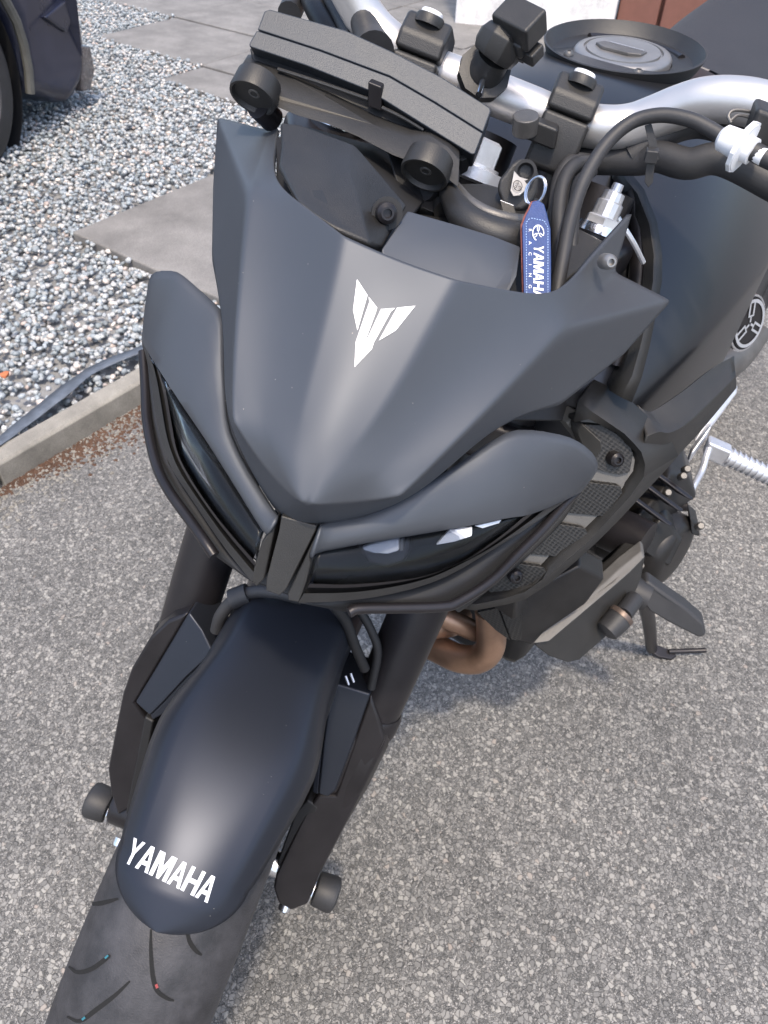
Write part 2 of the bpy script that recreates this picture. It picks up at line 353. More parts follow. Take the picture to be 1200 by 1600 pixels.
# tuning-fork roundel drawn in a plane: c centre, u right, v up, r radius
def roundel(name, c, u, v, r, m, parent, th=.0006):
    c = np.array(c, float); u = np.array(u, float); v = np.array(v, float); n = np.cross(u, v); n = nrm(n); L_ = []
    def P(a, b): return c + u * a * r + v * b * r
    ns = 40; V = []; F = []
    for k in range(ns):
        t = 2 * math.pi * k / ns
        V += [P(math.cos(t), math.sin(t)), P(.86 * math.cos(t), .86 * math.sin(t))]
    for k in range(ns): a = 2 * k; b = 2 * ((k + 1) % ns); F.append((a, b, b + 1, a + 1))
    L_.append((V, F))
    for q in range(3):
        t = math.pi / 2 + q * 2 * math.pi / 3; dx, dy = math.cos(t), math.sin(t); ex, ey = -dy, dx
        def R(a, b): return P(dx * a + ex * b, dy * a + ey * b)
        L_.append(([R(.06, -.05), R(.06, .05), R(.28, .05), R(.28, -.05)], [(0, 1, 2, 3)]))
        L_.append(([R(.285, -.2), R(.285, .2), R(.36, .2), R(.36, -.2)], [(0, 1, 2, 3)]))
        for s in (-1, 1): L_.append(([R(.365, s * .2), R(.365, s * .1), R(.84, s * .1), R(.84, s * .2)], [(0, 1, 2, 3)]))
    V, F = merge(L_); V2 = [p + n * th for p in V]
    return part(name, V2, F, m, parent, recalc=False)

# ------------------------------------------------------------------ GROUND
def quadsheet(name, pts, m, kind='structure'):
    o = part(name, pts, [tuple(range(len(pts)))], m, None, smooth=False, loc=(0, 0, 0)); 
    if kind: o['kind'] = kind
    return o
quadsheet('driveway', [(-60, -60, 0), (60, -60, 0), (60, 60, 0), (-60, 60, 0)], M['asphalt'])
Ad = np.array([.316, .949, 0.]); Bd = np.array([-.949, .316, 0.]); Bd = nrm(np.array([-.93, .368, 0.])); Ad = nrm(np.array([.368, .93, 0.]))
O = np.array([-3.527, -1.625, 0.])
def AB(a, b, z=0.0): return O + Ad * a + Bd * b + np.array([0, 0, z])
K0 = G(0, 721, .062); ka = float((K0 - O) @ Ad)
quadsheet('gravel_bed', [AB(-9, -7, .012), AB(ka - .02, -7, .012), AB(ka - .02, 7, .012), AB(-9, 7, .012)], M['bed'])
# kerb edging stones
kt = thing('kerb_edging', AB(ka, -2.3), 'low weathered concrete edging kerb between gravel and tarmac', 'kerb')
kb0 = float((G(8, 738, .062) - O) @ Bd)
for i in range(-3, 3):
    b0 = kb0 + i * .9 + .004; b1 = b0 + .892; w = .05; h = .062 + random.uniform(-.003, .002); j = random.uniform(-.003, .003)
    V = []
    for b in (b0, b1):
        V += [AB(ka + j, b, 0), AB(ka + j, b, h - .006), AB(ka - .008 + j, b, h), AB(ka - w + j, b, h), AB(ka - w + j, b, 0)]
    F = [(0, 1, 6, 5), (1, 2, 7, 6), (2, 3, 8, 7), (3, 4, 9, 8), (4, 3, 2, 1, 0), (5, 6, 7, 8, 9)]
    part('kerb_stone', V, F, M['kerb'], kt, bevel=.003)
# patio slabs
pt = thing('patio', AB(0, 0), 'grey concrete paving slabs laid beside the house wall', 'paving')
def slab(a0, a1, b0, b1, par, z=.035):
    g = .006; dz = random.uniform(-.004, .004)
    box('slab', AB((a0 + a1) / 2, (b0 + b1) / 2, z / 2 + dz), (Ad, Bd, (0, 0, 1)), ((a1 - a0) / 2 - g, (b1 - b0) / 2 - g, z / 2), M['slab'], par, bevel=.004)
for r in range(0, 6):
    for c in range(-3, 6):
        if r == 0 and c < -1: continue
        if r == 1 and c < -2: continue
        slab(c * .8, (c + 1) * .8, r * .56, (r + 1) * .56, pt)
slab(0.02, .8, -.28, -.004, pt); slab(.8, 1.6, -.28, -.004, pt)
ps1 = G(112, 362, .05); sa = float((ps1 - O) @ Ad); sb = float((ps1 - O) @ Bd)
st = thing('stepping_slab', AB(sa + .4, sb + .3), 'large pale grey stepping slab lying in the gravel behind the headlight', 'paving slab')
box('slab_block', AB(sa + .42, sb + .3, .025), (Ad, Bd, (0, 0, 1)), (.42, .3, .025), M['slab'], st, bevel=.006)
# moss along the kerb foot
def blobsheet(name, cx, n, m, spread, z, sz, label=None):
    V = []; F = []
    for i in range(n):
        p = cx(); k = len(V); r = sz * random.uniform(.4, 1.3)
        for q in range(5):
            t = q * 2 * math.pi / 5 + random.random(); V.append(p + np.array([r * math.cos(t), r * math.sin(t), 0]))
        V.append(p + np.array([0, 0, r * random.uniform(.5, 1.2)]))
        for q in range(5): F.append((k + q, k + (q + 1) % 5, k + 5))
    o = part(name, V, F, m, None, recalc=False, loc=(0, 0, 0)); o['kind'] = 'stuff'; return o
def mosspos():
    b = random.uniform(kb0 - .25, kb0 + 2.5)
    dens = math.exp(-((b - kb0 - .33) / .2) ** 2) * .055 + .008
    return AB(ka + .002 + abs(random.gauss(0, 1)) * dens, b, 0.0)
mo = blobsheet('moss', mosspos, 9000, M['moss'], .03, 0, .0045); mo['label'] = 'reddish brown moss along the foot of the kerb'; mo['category'] = 'moss'
def gritpos():
    b = random.uniform(kb0 - .25, kb0 + 2.5); return AB(ka + .003 + abs(random.gauss(0, 1)) * .05, b, 0.001)
gr = blobsheet('loose_grit', gritpos, 2500, M['kerb'], .03, 0, .004); gr['label'] = 'loose pale grit scattered along the foot of the kerb'; gr['category'] = 'grit'
# gravel stones
def ico():
    bm = bmesh.new(); bmesh.ops.create_icosphere(bm, subdivisions=1, radius=1); v = np.array([x.co for x in bm.verts]); f = np.array([[y.index for y in x.verts] for x in bm.faces]); bm.free(); return v, f
iv, iff = ico()
def project(P):
    c = (P - CAM) @ RW.T; return 600 + FPX * c[:, 0] / c[:, 2], 800 + FPX * c[:, 1] / c[:, 2], c[:, 2]
def inquad(a, b, a0, a1, b0, b1): return (a > a0) & (a < a1) & (b > b0) & (b < b1)
def stones(n, zlo, zhi, smin, smax):
    a = np.random.uniform(-3.6, ka - .055, n); b = np.random.uniform(-3.4, 1.6, n)
    P = O + a[:, None] * Ad + b[:, None] * Bd; P[:, 2] = np.random.uniform(zlo, zhi, n)
    x, y, z = project(P); keep = (z > 0) & (x > -130) & (x < 800) & (y > -60) & (y < 800)
    keep &= ~((a > -.8) & (b > 0)) & ~((a > -1.6) & (b > .56)) & ~((a > .02) & (b > -.28)) & ~(b > 1.12)
    keep &= ~inquad(a, b, sa - .0, sa + .84, sb - .0, sb + .6)
    P = P[keep]; return P, np.random.uniform(smin, smax, len(P))
P1, s1 = stones(62000, .018, .034, .0075, .0135); P2, s2 = stones(58000, .03, .046, .006, .012)
P = np.concatenate([P1, P2]); s = np.concatenate([s1, s2]); n = len(P)
q = np.random.normal(size=(n, 4)); q /= np.linalg.norm(q, axis=1)[:, None]; w_, x_, y_, z_ = q.T
Rm = np.stack([1 - 2 * (y_**2 + z_**2), 2 * (x_*y_ - z_*w_), 2 * (x_*z_ + y_*w_), 2 * (x_*y_ + z_*w_), 1 - 2 * (x_**2 + z_**2), 2 * (y_*z_ - x_*w_), 2 * (x_*z_ - y_*w_), 2 * (y_*z_ + x_*w_), 1 - 2 * (x_**2 + y_**2)], 1).reshape(n, 3, 3)
sh = np.random.uniform(.55, 1.15, (n, 1, 3)); vv = iv[None] * sh * np.random.uniform(.82, 1.15, (n, len(iv), 1)); vv = np.einsum('nij,nkj->nki', Rm, vv) * s[:, None, None]
vv[:, :, 2] *= .75; vv += P[:, None, :]
V = vv.reshape(-1, 3); F = (iff[None] + (np.arange(n) * len(iv))[:, None, None]).reshape(-1, 3)
me = bpy.data.meshes.new('gravel'); me.vertices.add(len(V)); me.vertices.foreach_set('co', V.ravel().astype(np.float32)); me.loops.add(len(F) * 3); me.loops.foreach_set('vertex_index', F.ravel().astype(np.int32))
me.polygons.add(len(F)); me.polygons.foreach_set('loop_start', np.arange(0, len(F) * 3, 3, dtype=np.int32)); me.polygons.foreach_set('loop_total', np.full(len(F), 3, np.int32)); me.update()
me.polygons.foreach_set('use_smooth', np.ones(len(F), bool))
pal = np.array([(.48, .48, .475), (.42, .44, .455), (.36, .40, .43), (.31, .35, .38), (.24, .27, .29), (.66, .6, .55), (.5, .42, .38), (.3, .34, .36), (.58, .58, .57), (.42, .44, .44)])
ci = np.random.choice(len(pal), n, p=[.14, .15, .15, .13, .09, .06, .04, .12, .06, .06]); cc = pal[ci] * np.random.uniform(.85, 1.15, (n, 1))
at = me.attributes.new('tint', 'FLOAT_COLOR', 'FACE'); fc = np.concatenate([np.repeat(cc, len(iff), 0), np.ones((len(F), 1))], 1); at.data.foreach_set('color', fc.ravel().astype(np.float32))
me.materials.append(M['stone']); go = bpy.data.objects.new('gravel', me); COL.objects.link(go); go['kind'] = 'stuff'; go['label'] = 'loose grey, white and blue gravel chippings beyond the kerb'; go['category'] = 'gravel'
# membrane strip poking out along the kerb
mp = [(-60, 735, 724), (0, 680, 696), (30, 655, 672), (60, 632, 650), (90, 606, 626), (112, 592, 610), (132, 577, 590), (150, 568, 579), (180, 554, 566), (205, 547, 555), (240, 530, 545)]
V = []
for i, (x, y0, y1) in enumerate(mp):
    V.append(G(x, y0, .052 + .006 * math.sin(i * 1.7))); V.append(G(x + 3, y1, .064 + .006 * math.cos(i * 1.3)))
F = [(2 * i, 2 * i + 2, 2 * i + 3, 2 * i + 1) for i in range(len(mp) - 1)]
f = part('weed_membrane', V, F, M['fabric'], None, solid=.0015, sub=1); f['label'] = 'crumpled strip of grey-blue weed membrane sticking up behind the kerb'; f['category'] = 'membrane'
# brick-red chip lying on the gravel
c = G(8, 585, .055); V = [c + np.array(iv[i]) * [.016, .011, .008] * random.uniform(.8, 1.1) for i in range(12)]
f = part('brick_fragment', V, [tuple(x) for x in iff], M['brick'], None); f['label'] = 'small orange brick fragment on the gravel at the left edge'; f['category'] = 'brick'

# ------------------------------------------------------------------ HOUSE
hw = thing('house_wall', (-4.8, -.2, 0), 'white rendered house wall behind the fuel tank', 'wall')
box('wall_face', (-5.8, -.181, 1.3), ((1, 0, 0), (0, 1, 0), (0, 0, 1)), (1.0, .445, 1.3), M['wall'], hw, bevel=.01)
box('wall_lintel', (-5.3, 1.6, 2.36), ((1, 0, 0), (0, 1, 0), (0, 0, 1)), (.5, 1.33, .24), M['wall'], hw, bevel=.01)
dr = thing('garage_door', (-4.86, .5, 0), 'reddish brown panelled door with upright grooves beside the white wall', 'door')
for i in range(11):
    y0 = .268 + i * .235
    box('door_board', (-4.9, y0 + .115, 1.05), ((1, 0, 0), (0, 1, 0), (0, 0, 1)), (.03, .108, 1.05), M['door'], dr, bevel=.008)
box('door_backing', (-4.95, 1.56, 1.05), ((1, 0, 0), (0, 1, 0), (0, 0, 1)), (.02, 1.29, 1.05), M['door'], dr, bevel=0)

# ------------------------------------------------------------------ CAR
car = thing('parked_car', (-2.06, -1.75, .03), 'dark blue-grey car parked on the gravel at the upper left', 'car')
cx, cz, cy = -2.06, .315, -1.75
arc = []
for k in range(0, 19):
    t = math.radians(-18 + (180 + 36) * k / 18); arc.append((cx - .385 * math.cos(t), cz + .385 * math.sin(t)))
# lower body side in (x,z), rear corner at -2.8
outl = [(-2.70, .07), (-2.80, .11), (-2.88, .19), (-2.88, .32), (-2.82, .45), (-2.77, .62), (-2.70, .80), (-2.55, .93), (-1.2, .98), (-.35, .98), (-.35, .22), (-1.5, .16)]
poly = [p for p in arc][::1] + []
poly = arc + [(-1.5, .16)] + outl[::-1][1:] 
def carpt(x, z, y=0.0): 
    # the side tucks in slightly towards the sill and the roof
    return (x, cy - .02 - max(0, .45 - z) * .10 - max(0, z - .55) * .08 + y, z)
prism('body_shell', [carpt(x, z) for x, z in poly], (0, -1.65, 0), M['carpaint'], car, bevel=.06, seg=6)
prism('cabin', [(-2.5, -1.95, .93), (-2.3, -2.02, 1.35), (-1.0, -2.02, 1.38), (-.5, -1.95, .95)], (0, -1.25, 0), M['smoke'], car, bevel=.03)
V, F = tubeVF([carpt(a[0], a[1], .012) for a in arc], .017, 8); part('arch_trim', V, F, M['cartrim'], car)
def lampz(pts, y): return [(x, cy + y, z) for x, z in pts]
prism('rear_reflector', [carpt(-2.82, .27, .006), carpt(-2.89, .25, .004), carpt(-2.92, .15, -.01), carpt(-2.87, .085, -.01), carpt(-2.79, .10, .0)], (0, -.2, 0), M['carlamp'], car, bevel=.012, seg=3)
prism('lamp', [carpt(-2.60, .41, .012), carpt(-2.75, .44, .012), carpt(-2.77, .36, .01), carpt(-2.73, .33, .01)], (0, -.12, 0), M['carpaint'], car, bevel=.01)
wh = lathe('wheel', (cx, cy - .03, cz), (0, 1, 0), [(-.19, .19), (-.19, .285), (-.15, .308), (-.05, .312), (-.015, .298), (0, .27), (.002, .215), (-.01, .205), (-.05, .2)], M['rubber'], car, n=64)
lathe('rim', (cx, cy - .03, cz), (0, 1, 0), [(-.04, .205), (-.002, .207), (-.006, .19), (-.04, .185), (-.06, .19)], M['rim'], wh, n=64)
for k in range(5):
    t = k * 2 * math.pi / 5 + .15
    d = np.array([math.cos(t), 0, math.sin(t)]); e = np.array([-math.sin(t), 0, math.cos(t)])
    box('spoke', np.array([cx, cy - .05, cz]) + d * .11, (d, e, (0, 1, 0)), (.09, .022, .012), M['rim'], wh, bevel=.006)
lathe('hub_cap', (cx, cy - .05, cz), (0, 1, 0), [(0, .05), (.02, .045), (.03, .02)], M['rim'], wh, n=24)
lathe('wheel_arch_liner', (cx, cy - .04, cz), (0, 1, 0), [(-.3, .37), (-.02, .37), (-.02, .372), (-.3, .372)], M['dark'], car, n=48)

# ================================================================== MOTORCYCLE
bike = thing('motorcycle', S((0, 0, 0)) * 0, 'matte dark grey naked motorcycle leaning on its side stand', 'motorcycle')
back = lambda t, z=-.2: dirS((-.98, 0, z)) * t
def Fk(s, y, fx=0.0, fz=0.0): return S(np.array([-.01 + fx, y, .3 + fz]) + s * U)
def loft(name, rows, m, parent, cyc=False, **kw):
    n = len(rows[0]); V = [p for r in rows for p in r]; F = []
    for i in range(len(rows) - 1):
        for k in range(n - (0 if cyc else 1)): F.append((i * n + k, i * n + (k + 1) % n, (i + 1) * n + (k + 1) % n, (i + 1) * n + k))
    return part(name, V, F, m, parent, **kw)
def resample(pts, n):
    P = np.array(pts, float); d = np.concatenate([[0], np.cumsum(np.linalg.norm(np.diff(P, axis=0), axis=1))]); t = np.linspace(0, d[-1], n)
    return [np.array([np.interp(x, d, P[:, j]) for j in range(3)]) for x in t]
def bolt(name, c, ax, r, m, parent, hexd=True, h=.004):
    o = lathe(name, np.array(c) - nrm(ax) * .006, ax, [(0, r), (.006, r), (.006 + h * .6, r * .93), (.006 + h, r * .6), (.006 + h, r * .42), (.006 + h * .3, r * .38)], m, parent, n=18); return o

# ---- front wheel
AX = dirS((0, 1, 0)); WC = S((0, 0, .3))
fw = lathe('front_wheel', WC, AX, [(-.03, .02), (-.03, .028), (.03, .028), (.03, .02), (-.03, .02)], M['blackmetal'], bike, n=32)
prof = [(-.046, .222), (-.056, .235), (-.060, .25), (-.0585, .262), (-.053, .274), (-.043, .2845), (-.03, .2925), (-.015, .2975), (0, .2995), (.015, .2975), (.03, .2925), (.043, .2845), (.053, .274), (.0585, .262), (.060, .25), (.056, .235), (.046, .222)]
tyre = lathe('tyre', WC, AX, prof, M['tyre'], fw, n=128)
lathe('rim', WC, AX, [(-.047, .228), (-.05, .222), (-.045, .21), (-.02, .195), (.02, .195), (.045, .21), (.05, .222), (.047, .228), (-.047, .228)], M['blackmetal'], fw, n=96)
for k in range(10):
    t = 2 * math.pi * k / 10; d = dirS((math.cos(t), 0, math.sin(t))); e = dirS((-math.sin(t), 0, math.cos(t)))
    box('spoke', WC + d * .115, (d, e, AX), (.085, .009, .011), M['blackmetal'], fw, bevel=.003)
for sy in (-1, 1):
    dk = lathe('brake_disc', WC + AX * sy * .058, AX, [(-.0022, .115), (-.0022, .149), (.0022, .149), (.0022, .115), (-.0022, .115)], M['blackmetal'], fw, n=72)
    lathe('disc_carrier', WC + AX * sy * .056, AX, [(-.003, .03), (-.003, .113), (.003, .113), (.003, .03), (-.003, .03)], M['blackmetal'], dk, n=48)
# tread grooves and paint marks wrapped round the crown of the tyre
bt = bvh_of(tyre)
def stroke(pts, w):
    P = smoothpath([np.array([x, y, 0.0]) for x, y in pts], 4); Lf = []; Rt = []
    for i, p in enumerate(P):
        t = P[min(i + 1, len(P) - 1)] - P[max(i - 1, 0)]; t = t / (np.linalg.norm(t) + 1e-9); nn = np.array([-t[1], t[0], 0]); ww = w * (.35 + .65 * math.sin(math.pi * min(max((i + .6) / len(P), 0), 1)))
        Lf.append(p + nn * ww / 2); Rt.append(p - nn * ww / 2)
    return [[(Lf[i][0], Lf[i][1]), (Lf[i + 1][0], Lf[i + 1][1]), (Rt[i + 1][0], Rt[i + 1][1]), (Rt[i][0], Rt[i][1])] for i in range(len(P) - 1)]
for g in ([(236, 1452), (236, 1490), (239, 1525), (246, 1548), (262, 1560), (272, 1563)], [(108, 1510), (122, 1519), (145, 1513), (168, 1496), (172, 1492)], [(105, 1588), (125, 1595), (150, 1578), (180, 1555), (203, 1533)], [(291, 1448), (296, 1470), (306, 1485), (315, 1492)], [(140, 1413), (160, 1411), (185, 1404)]):
    wrap('tread_groove', stroke(g, 7.5), bt, M['rubberline'], fw, off=.0004, cut=.01)
wrap('teal_mark', [[(164, 1496), (169, 1491), (171, 1493), (166, 1498)]], bt, M['teal'], fw, off=.0008)
wrap('teal_mark', [[(128, 1591), (133, 1587), (135, 1590), (130, 1594)]], bt, M['teal'], fw, off=.0008)
wrap('red_mark', [[(242, 1538), (246, 1536), (248, 1542), (244, 1544)]], bt, M['red'], fw, off=.0008)

# ---- fender
tab_t = [67.5, 68, 70, 75, 80, 84, 88, 92, 96, 105, 120, 140, 160]
tab_w = [.0495, .0500, .0525, .0580, .0630, .065, .063, .059, .056, .056, .060, .064, .066]
rows = []
for th in [67.5 - 7.1 * math.cos(a) for a in np.linspace(.04, math.pi / 2, 22)] + list(np.linspace(68.5, 160, 50)):
    w = .0485 * max(1e-6, 1 - ((67.5 - th) / 7.1) ** 2) ** .54 if th < 67.51 else np.interp(th, tab_t, tab_w); row = []; dd = np.interp(th, [60.4, 61, 66, 75, 90, 160], [.0005, .003, .011, .021, .03, .034])
    for k in range(-14, 15):
        v = k / 14; r = .3365 + .0070 * (1 - v * v) * min(1, (th - 60.4) / 5 + .2) - dd * abs(v) ** (2.7 + 3.5 * min(1, max(0, (th - 63) / 16)))
        cr_ = .0016 * math.exp(-((abs(v) - .74) / .10) ** 2) * min(1, max(0, (th - 64) / 8)); r += cr_
        row.append(S((r * math.cos(math.radians(th)), w * v, .3 + r * math.sin(math.radians(th)))))
    rows.append(row)
fender = loft('front_fender', rows, M['fpaint'], bike, solid=.003, angle=60)
# YAMAHA lettering
def letters():
    def I(pts): return pts
    Y = [[(0, 0), (.26, 0), (.5, .36), (.5, .62), (.39, .62), (.37, .52)], [(.5, .36), (.74, 0), (1, 0), (.63, .52), (.61, .62), (.5, .62)], [(.39, .62), (.5, .62), (.61, .62), (.61, 1), (.39, 1)]]
    A = [[(.36, 0), (.5, 0), (.5, .22), (.37, .60), (.32, .77), (.25, 1), (.0, 1)], [(.5, 0), (.64, 0), (1, 1), (.75, 1), (.68, .77), (.63, .60), (.5, .22)], [(.37, .60), (.63, .60), (.68, .77), (.32, .77)]]
    Mm = [[(0, 0), (.22, 0), (.22, .3), (.22, 1), (0, 1)], [(.22, 0), (.31, 0), (.5, .52), (.5, 1), (.42, 1), (.22, .3)], [(.5, .52), (.69, 0), (.78, 0), (.78, .3), (.58, 1), (.5, 1)], [(.78, 0), (1, 0), (1, 1), (.78, 1), (.78, .3)]]
    H = [[(0, 0), (.26, 0), (.26, .42), (.26, .6), (.26, 1), (0, 1)], [(.26, .42), (.74, .42), (.74, .6), (.26, .6)], [(.74, 0), (1, 0), (1, 1), (.74, 1), (.74, .6), (.74, .42)]]
    return [Y, A, Mm, A, H, A]
wds = [.135, .15, .20, .15, .16, .15]
def word(quad, gaps=.011, only=None):
    TL, TR, BL, BR = [np.array(q, float) for q in quad]; out = []; x = 0; tot = sum(wds) + 5 * gaps
    for L_, w in zip(letters(), wds):
        for poly in L_:
            o = []
            for u, v in poly:
                U_ = (x + u * w) / tot; top = TL + (TR - TL) * U_; bot = BL + (BR - BL) * U_; o.append(tuple(top + (bot - top) * v))
            out.append(o)
        x += w + gaps
    return out
zz = lambda x, y: (190 + x / 7.5, 1290 + y / 7.5)
wrap('fender_lettering', word([zz(150, 140), zz(1150, 625), zz(15, 420), zz(1005, 905)]), fender, M['white'], fender, off=.0005)

# ---- fork legs
CH = M['blackmetal']
for sy in (-1, 1):
    y = .103 * sy
    leg = tube('fork_leg', [Fk(.20, y), Fk(.26, y), Fk(.33, y), Fk(.44, y), Fk(.52, y), Fk(.60, y), Fk(.66, y), Fk(.735, y)], [.0255, .0262, .0265, .0262, .0262, .0262, .0262, .0255], M['blackmetal'], bike, n=32, k=4)
    lathe('fork_seal_collar', Fk(.205, y), dirS(U), [(0, .0255), (0, .029), (.018, .029), (.022, .0268)], M['blackmetal'], leg, n=32)
    # axle carrier: flat faced casting that narrows to the axle
    def sec(s, hy0, hy1, hf, hb):
        f = dirS(np.array([U[2], 0, -U[0]])); c = Fk(s, 0); Y = AX * sy
        return [c + Y * hy0 + f * hf, c + Y * (hy1 - .006) + f * hf, c + Y * hy1 + f * (hf - .012), c + Y * hy1 - f * hb, c + Y * hy0 - f * hb]
    secs = [sec(-.035, .088, .112, .012, .02), sec(-.01, .084, .118, .022, .03), sec(.03, .084, .120, .026, .034), sec(.09, .082, .122, .030, .04), sec(.15, .078, .126, .034, .045), sec(.20, .076, .128, .030, .04), sec(.235, .080, .124, .020, .03)]
    n = 5; V = [p for q in secs for p in q]; F = [(i * n + k, i * n + (k + 1) % n, (i + 1) * n + (k + 1) % n, (i + 1) * n + k) for i in range(len(secs) - 1) for k in range(n)] + [tuple(range(n))[::-1], tuple((len(secs) - 1) * n + k for k in range(n))]
    part('axle_carrier', V, F, M['blackmetal'], leg, bevel=.004, seg=3)
    lathe('axle_boss', S((.0, .084 * sy, .3)), AX * sy, [(0, .024), (.03, .024), (.034, .021)], M['blackmetal'], leg, n=28)
    sl = lathe('axle_slider', S((.006, .119 * sy, .292)), AX * sy, [(.003, .013), (.003, .0172), (.005, .0182), (.022, .0195), (.026, .0182), (.028, .014)], M['rubber'], leg, n=36)
    lathe('slider_washer', S((.006, .1165 * sy, .292)), AX * sy, [(0, .0183), (.0025, .0183)], M['chrome'], sl, n=32)
    lathe('wheel_spacer', S((0, .030 * sy, .3)), AX * sy, [(0, .017), (.036, .017), (.036, .0145), (.05, .0145)], M['chrome'], leg, n=28)
    bolt('pinch_bolt', S((.03, .098 * sy, .268)), dirS((.8, 0, -.5)), .007, M['chrome'], leg)
# caliper on each leg
for sy in (-1, 1):
    c = S((-.12, .088 * sy, .37)); box('brake_caliper', c, (dirS((.6, 0, .8)), AX, dirS((-.8, 0, .6))), (.055, .03, .028), M['blackmetal'], bike, bevel=.008)
# guards (side cheeks of the fender in front of the fork)
def cheek(top, outer, nm='fender_cheek'):
    A_ = px3(top); n = len(A_); bk = back(.045, -.35)
    o = prism(nm, A_, bk, M['fpaint'], fender, bevel=.0022, seg=3, taper=-.08); return o
cheek([(518, 1066, .735), (579, 1085, .735), (551, 1165, .752), (524, 1236, .768), (512, 1246, .772), (497, 1241, .770), (505, 1160, .752)], 0)
cheek([(295, 957, .715), (315, 985, .712), (333, 1020, .712), (290, 1060, .722), (255, 1098, .735), (234, 1119, .745), (211, 1098, .748), (240, 1050, .735)], 0)
prism('fender_shoulder', px3([(333, 1019, .713), (339, 1030, .716), (303, 1075, .728), (264, 1112, .742), (238, 1126, .75), (234, 1118, .747), (255, 1097, .738), (290, 1059, .725)]), back(.04, -.35), M['fpaint'], fender, bevel=.002, seg=3)
prism('fender_shoulder', px3([(517, 1067, .737), (504, 1100, .745), (496, 1160, .756), (488, 1238, .775), (497, 1242, .773), (504, 1160, .754), (511, 1100, .743)]), back(.04, -.35), M['fpaint'], fender, bevel=.0015, seg=3)
for nm, pts in (('r', [(579, 1085, .737), (592, 1125, .742), (601, 1157, .75), (560, 1250, .775), (498, 1370, .815), (480, 1414, .824), (455, 1424, .822), (434, 1412, .818), (427, 1388, .818), (431, 1366, .815), (478, 1268, .785), (497, 1243, .775), (524, 1243, .772), (551, 1165, .755)]),
                ('l', [(295, 957, .718), (262, 970, .722), (233, 998, .728), (205, 1045, .742), (191, 1085, .752), (178, 1150, .772), (168, 1202, .792), (173, 1240, .806), (184, 1275, .815), (205, 1262, .806), (216, 1190, .785), (232, 1128, .760), (211, 1099, .752), (240, 1050, .738)])):
    prism('fork_guard', px3(pts), back(.05, -.35), M['blackmetal'], bike, bevel=.003, seg=3, taper=-.03)
prism('fender_bracket', px3([(226, 1120, .75), (240, 1128, .75), (215, 1262, .80), (204, 1290, .80), (196, 1270, .80)]), back(.03), M['dark'], bike, bevel=.002)
prism('fender_bracket', px3([(462, 1270, .79), (480, 1250, .78), (497, 1262, .78), (488, 1290, .79), (452, 1390, .82), (432, 1350, .815)]), back(.03), M['dark'], bike, bevel=.002)

# ---- steering stem, lower yoke
box('lower_yoke', Fk(.53, 0, .0), (AX, dirS((U[2], 0, -U[0])), dirS(U)), (.135, .045, .018), M['blackmetal'], bike, bevel=.008)
tube('steering_stem', [Fk(.50, 0, -.0), Fk(.74, 0, .0)], .03, M['blackmetal'], bike, k=0, n=24)

# ---- head cowl
Vn = {}
def pr(name, L_, R_, d, d2=None): Vn[name + 'L'] = D(*L_, d); Vn[name + 'R'] = D(*R_, d if d2 is None else d2)
def ce(name, p, d): Vn[name] = D(*p, d)
ce('L0', (472, 824), .405); ce('tip', (480, 788), .366); ce('c1', (512, 672), .3610); ce('c2', (556, 560), .3637); ce('c3', (598, 465), .3668); ce('c4', (624, 408), .3715); ce('c5', (628, 396), .378)
pr('La', (436, 809), (510, 822), .406); pr('L1', (400, 752), (575, 806), .411); pr('L2', (353, 658), (650, 776), .405); pr('L2b', (350, 585), (722, 712), .41); pr('L3', (349, 500), (790, 655), .418)
pr('K0', (462, 782), (503, 789), .3672); pr('K1', (410, 729), (572, 784), .380); pr('K2', (362, 657), (626, 777), .377); pr('K2b', (362, 590), (700, 704), .381); pr('K3', (369, 480), (765, 638), .389); pr('K4', (387, 300), (883, 515), .412)
pr('L4', (331, 405), (875, 633), .458); pr('L5', (333, 290), (975, 553), .535 - .02); pr('ear', (340, 183), (1049, 470), .54); pr('earin', (421, 204), (960, 425), .503)
pr('r0', (456, 760), (497, 768), .3642); pr('r1', (462, 680), (550, 706), .3652); pr('r2', (492, 560), (620, 608), .3672); pr('r3', (520, 440), (686, 488), .3702); pr('r4', (536, 368), (712, 437), .3725)
pr('m1', (410, 672), (595, 738), .3725); pr('m2', (425, 540), (690, 628), .3825); pr('m3', (447, 385), (788, 505), .395); pr('m4', (476, 322), (797, 455), .392)
pr('o1', (428, 287), (866, 464), .412); pr('armI', (427, 243), (905, 425), .452); pr('armt', (433, 199), (987, 335), .50)
names = list(Vn); ix = {n: i for i, n in enumerate(names)}; F = []
def q(*a):
    for s in 'LR':
        f = [ix[x[:-1] if x.endswith('*') else x + s] for x in a]; F.append(f)
q('tip*', 'r0', 'r1', 'c1*'); q('c1*', 'r1', 'r2', 'c2*'); q('c2*', 'r2', 'r3', 'c3*'); q('c3*', 'r3', 'r4', 'c4*')
q('r0', 'K1', 'm1', 'r1') if 0 else None
q('tip*', 'K0', 'r0'); q('K0', 'K1', 'm1', 'r0'); q('r0', 'm1', 'r1') if 0 else None
q('r0', 'm1', 'r1') ; q('K1', 'K2', 'm1'); q('m1', 'K2', 'K2b'); q('r1', 'm1', 'm2', 'r2'); q('m1', 'K2b', 'K3', 'm2'); q('r2', 'm2', 'm3', 'r3'); q('m2', 'K3', 'K4', 'm3'); q('r3', 'm3', 'm4', 'r4'); q('m3', 'K4', 'o1', 'm4')
q('K4', 'armI', 'o1') ; q('K4', 'earin', 'armI'); q('earin', 'armt', 'armI'); q('K4', 'ear', 'earin')
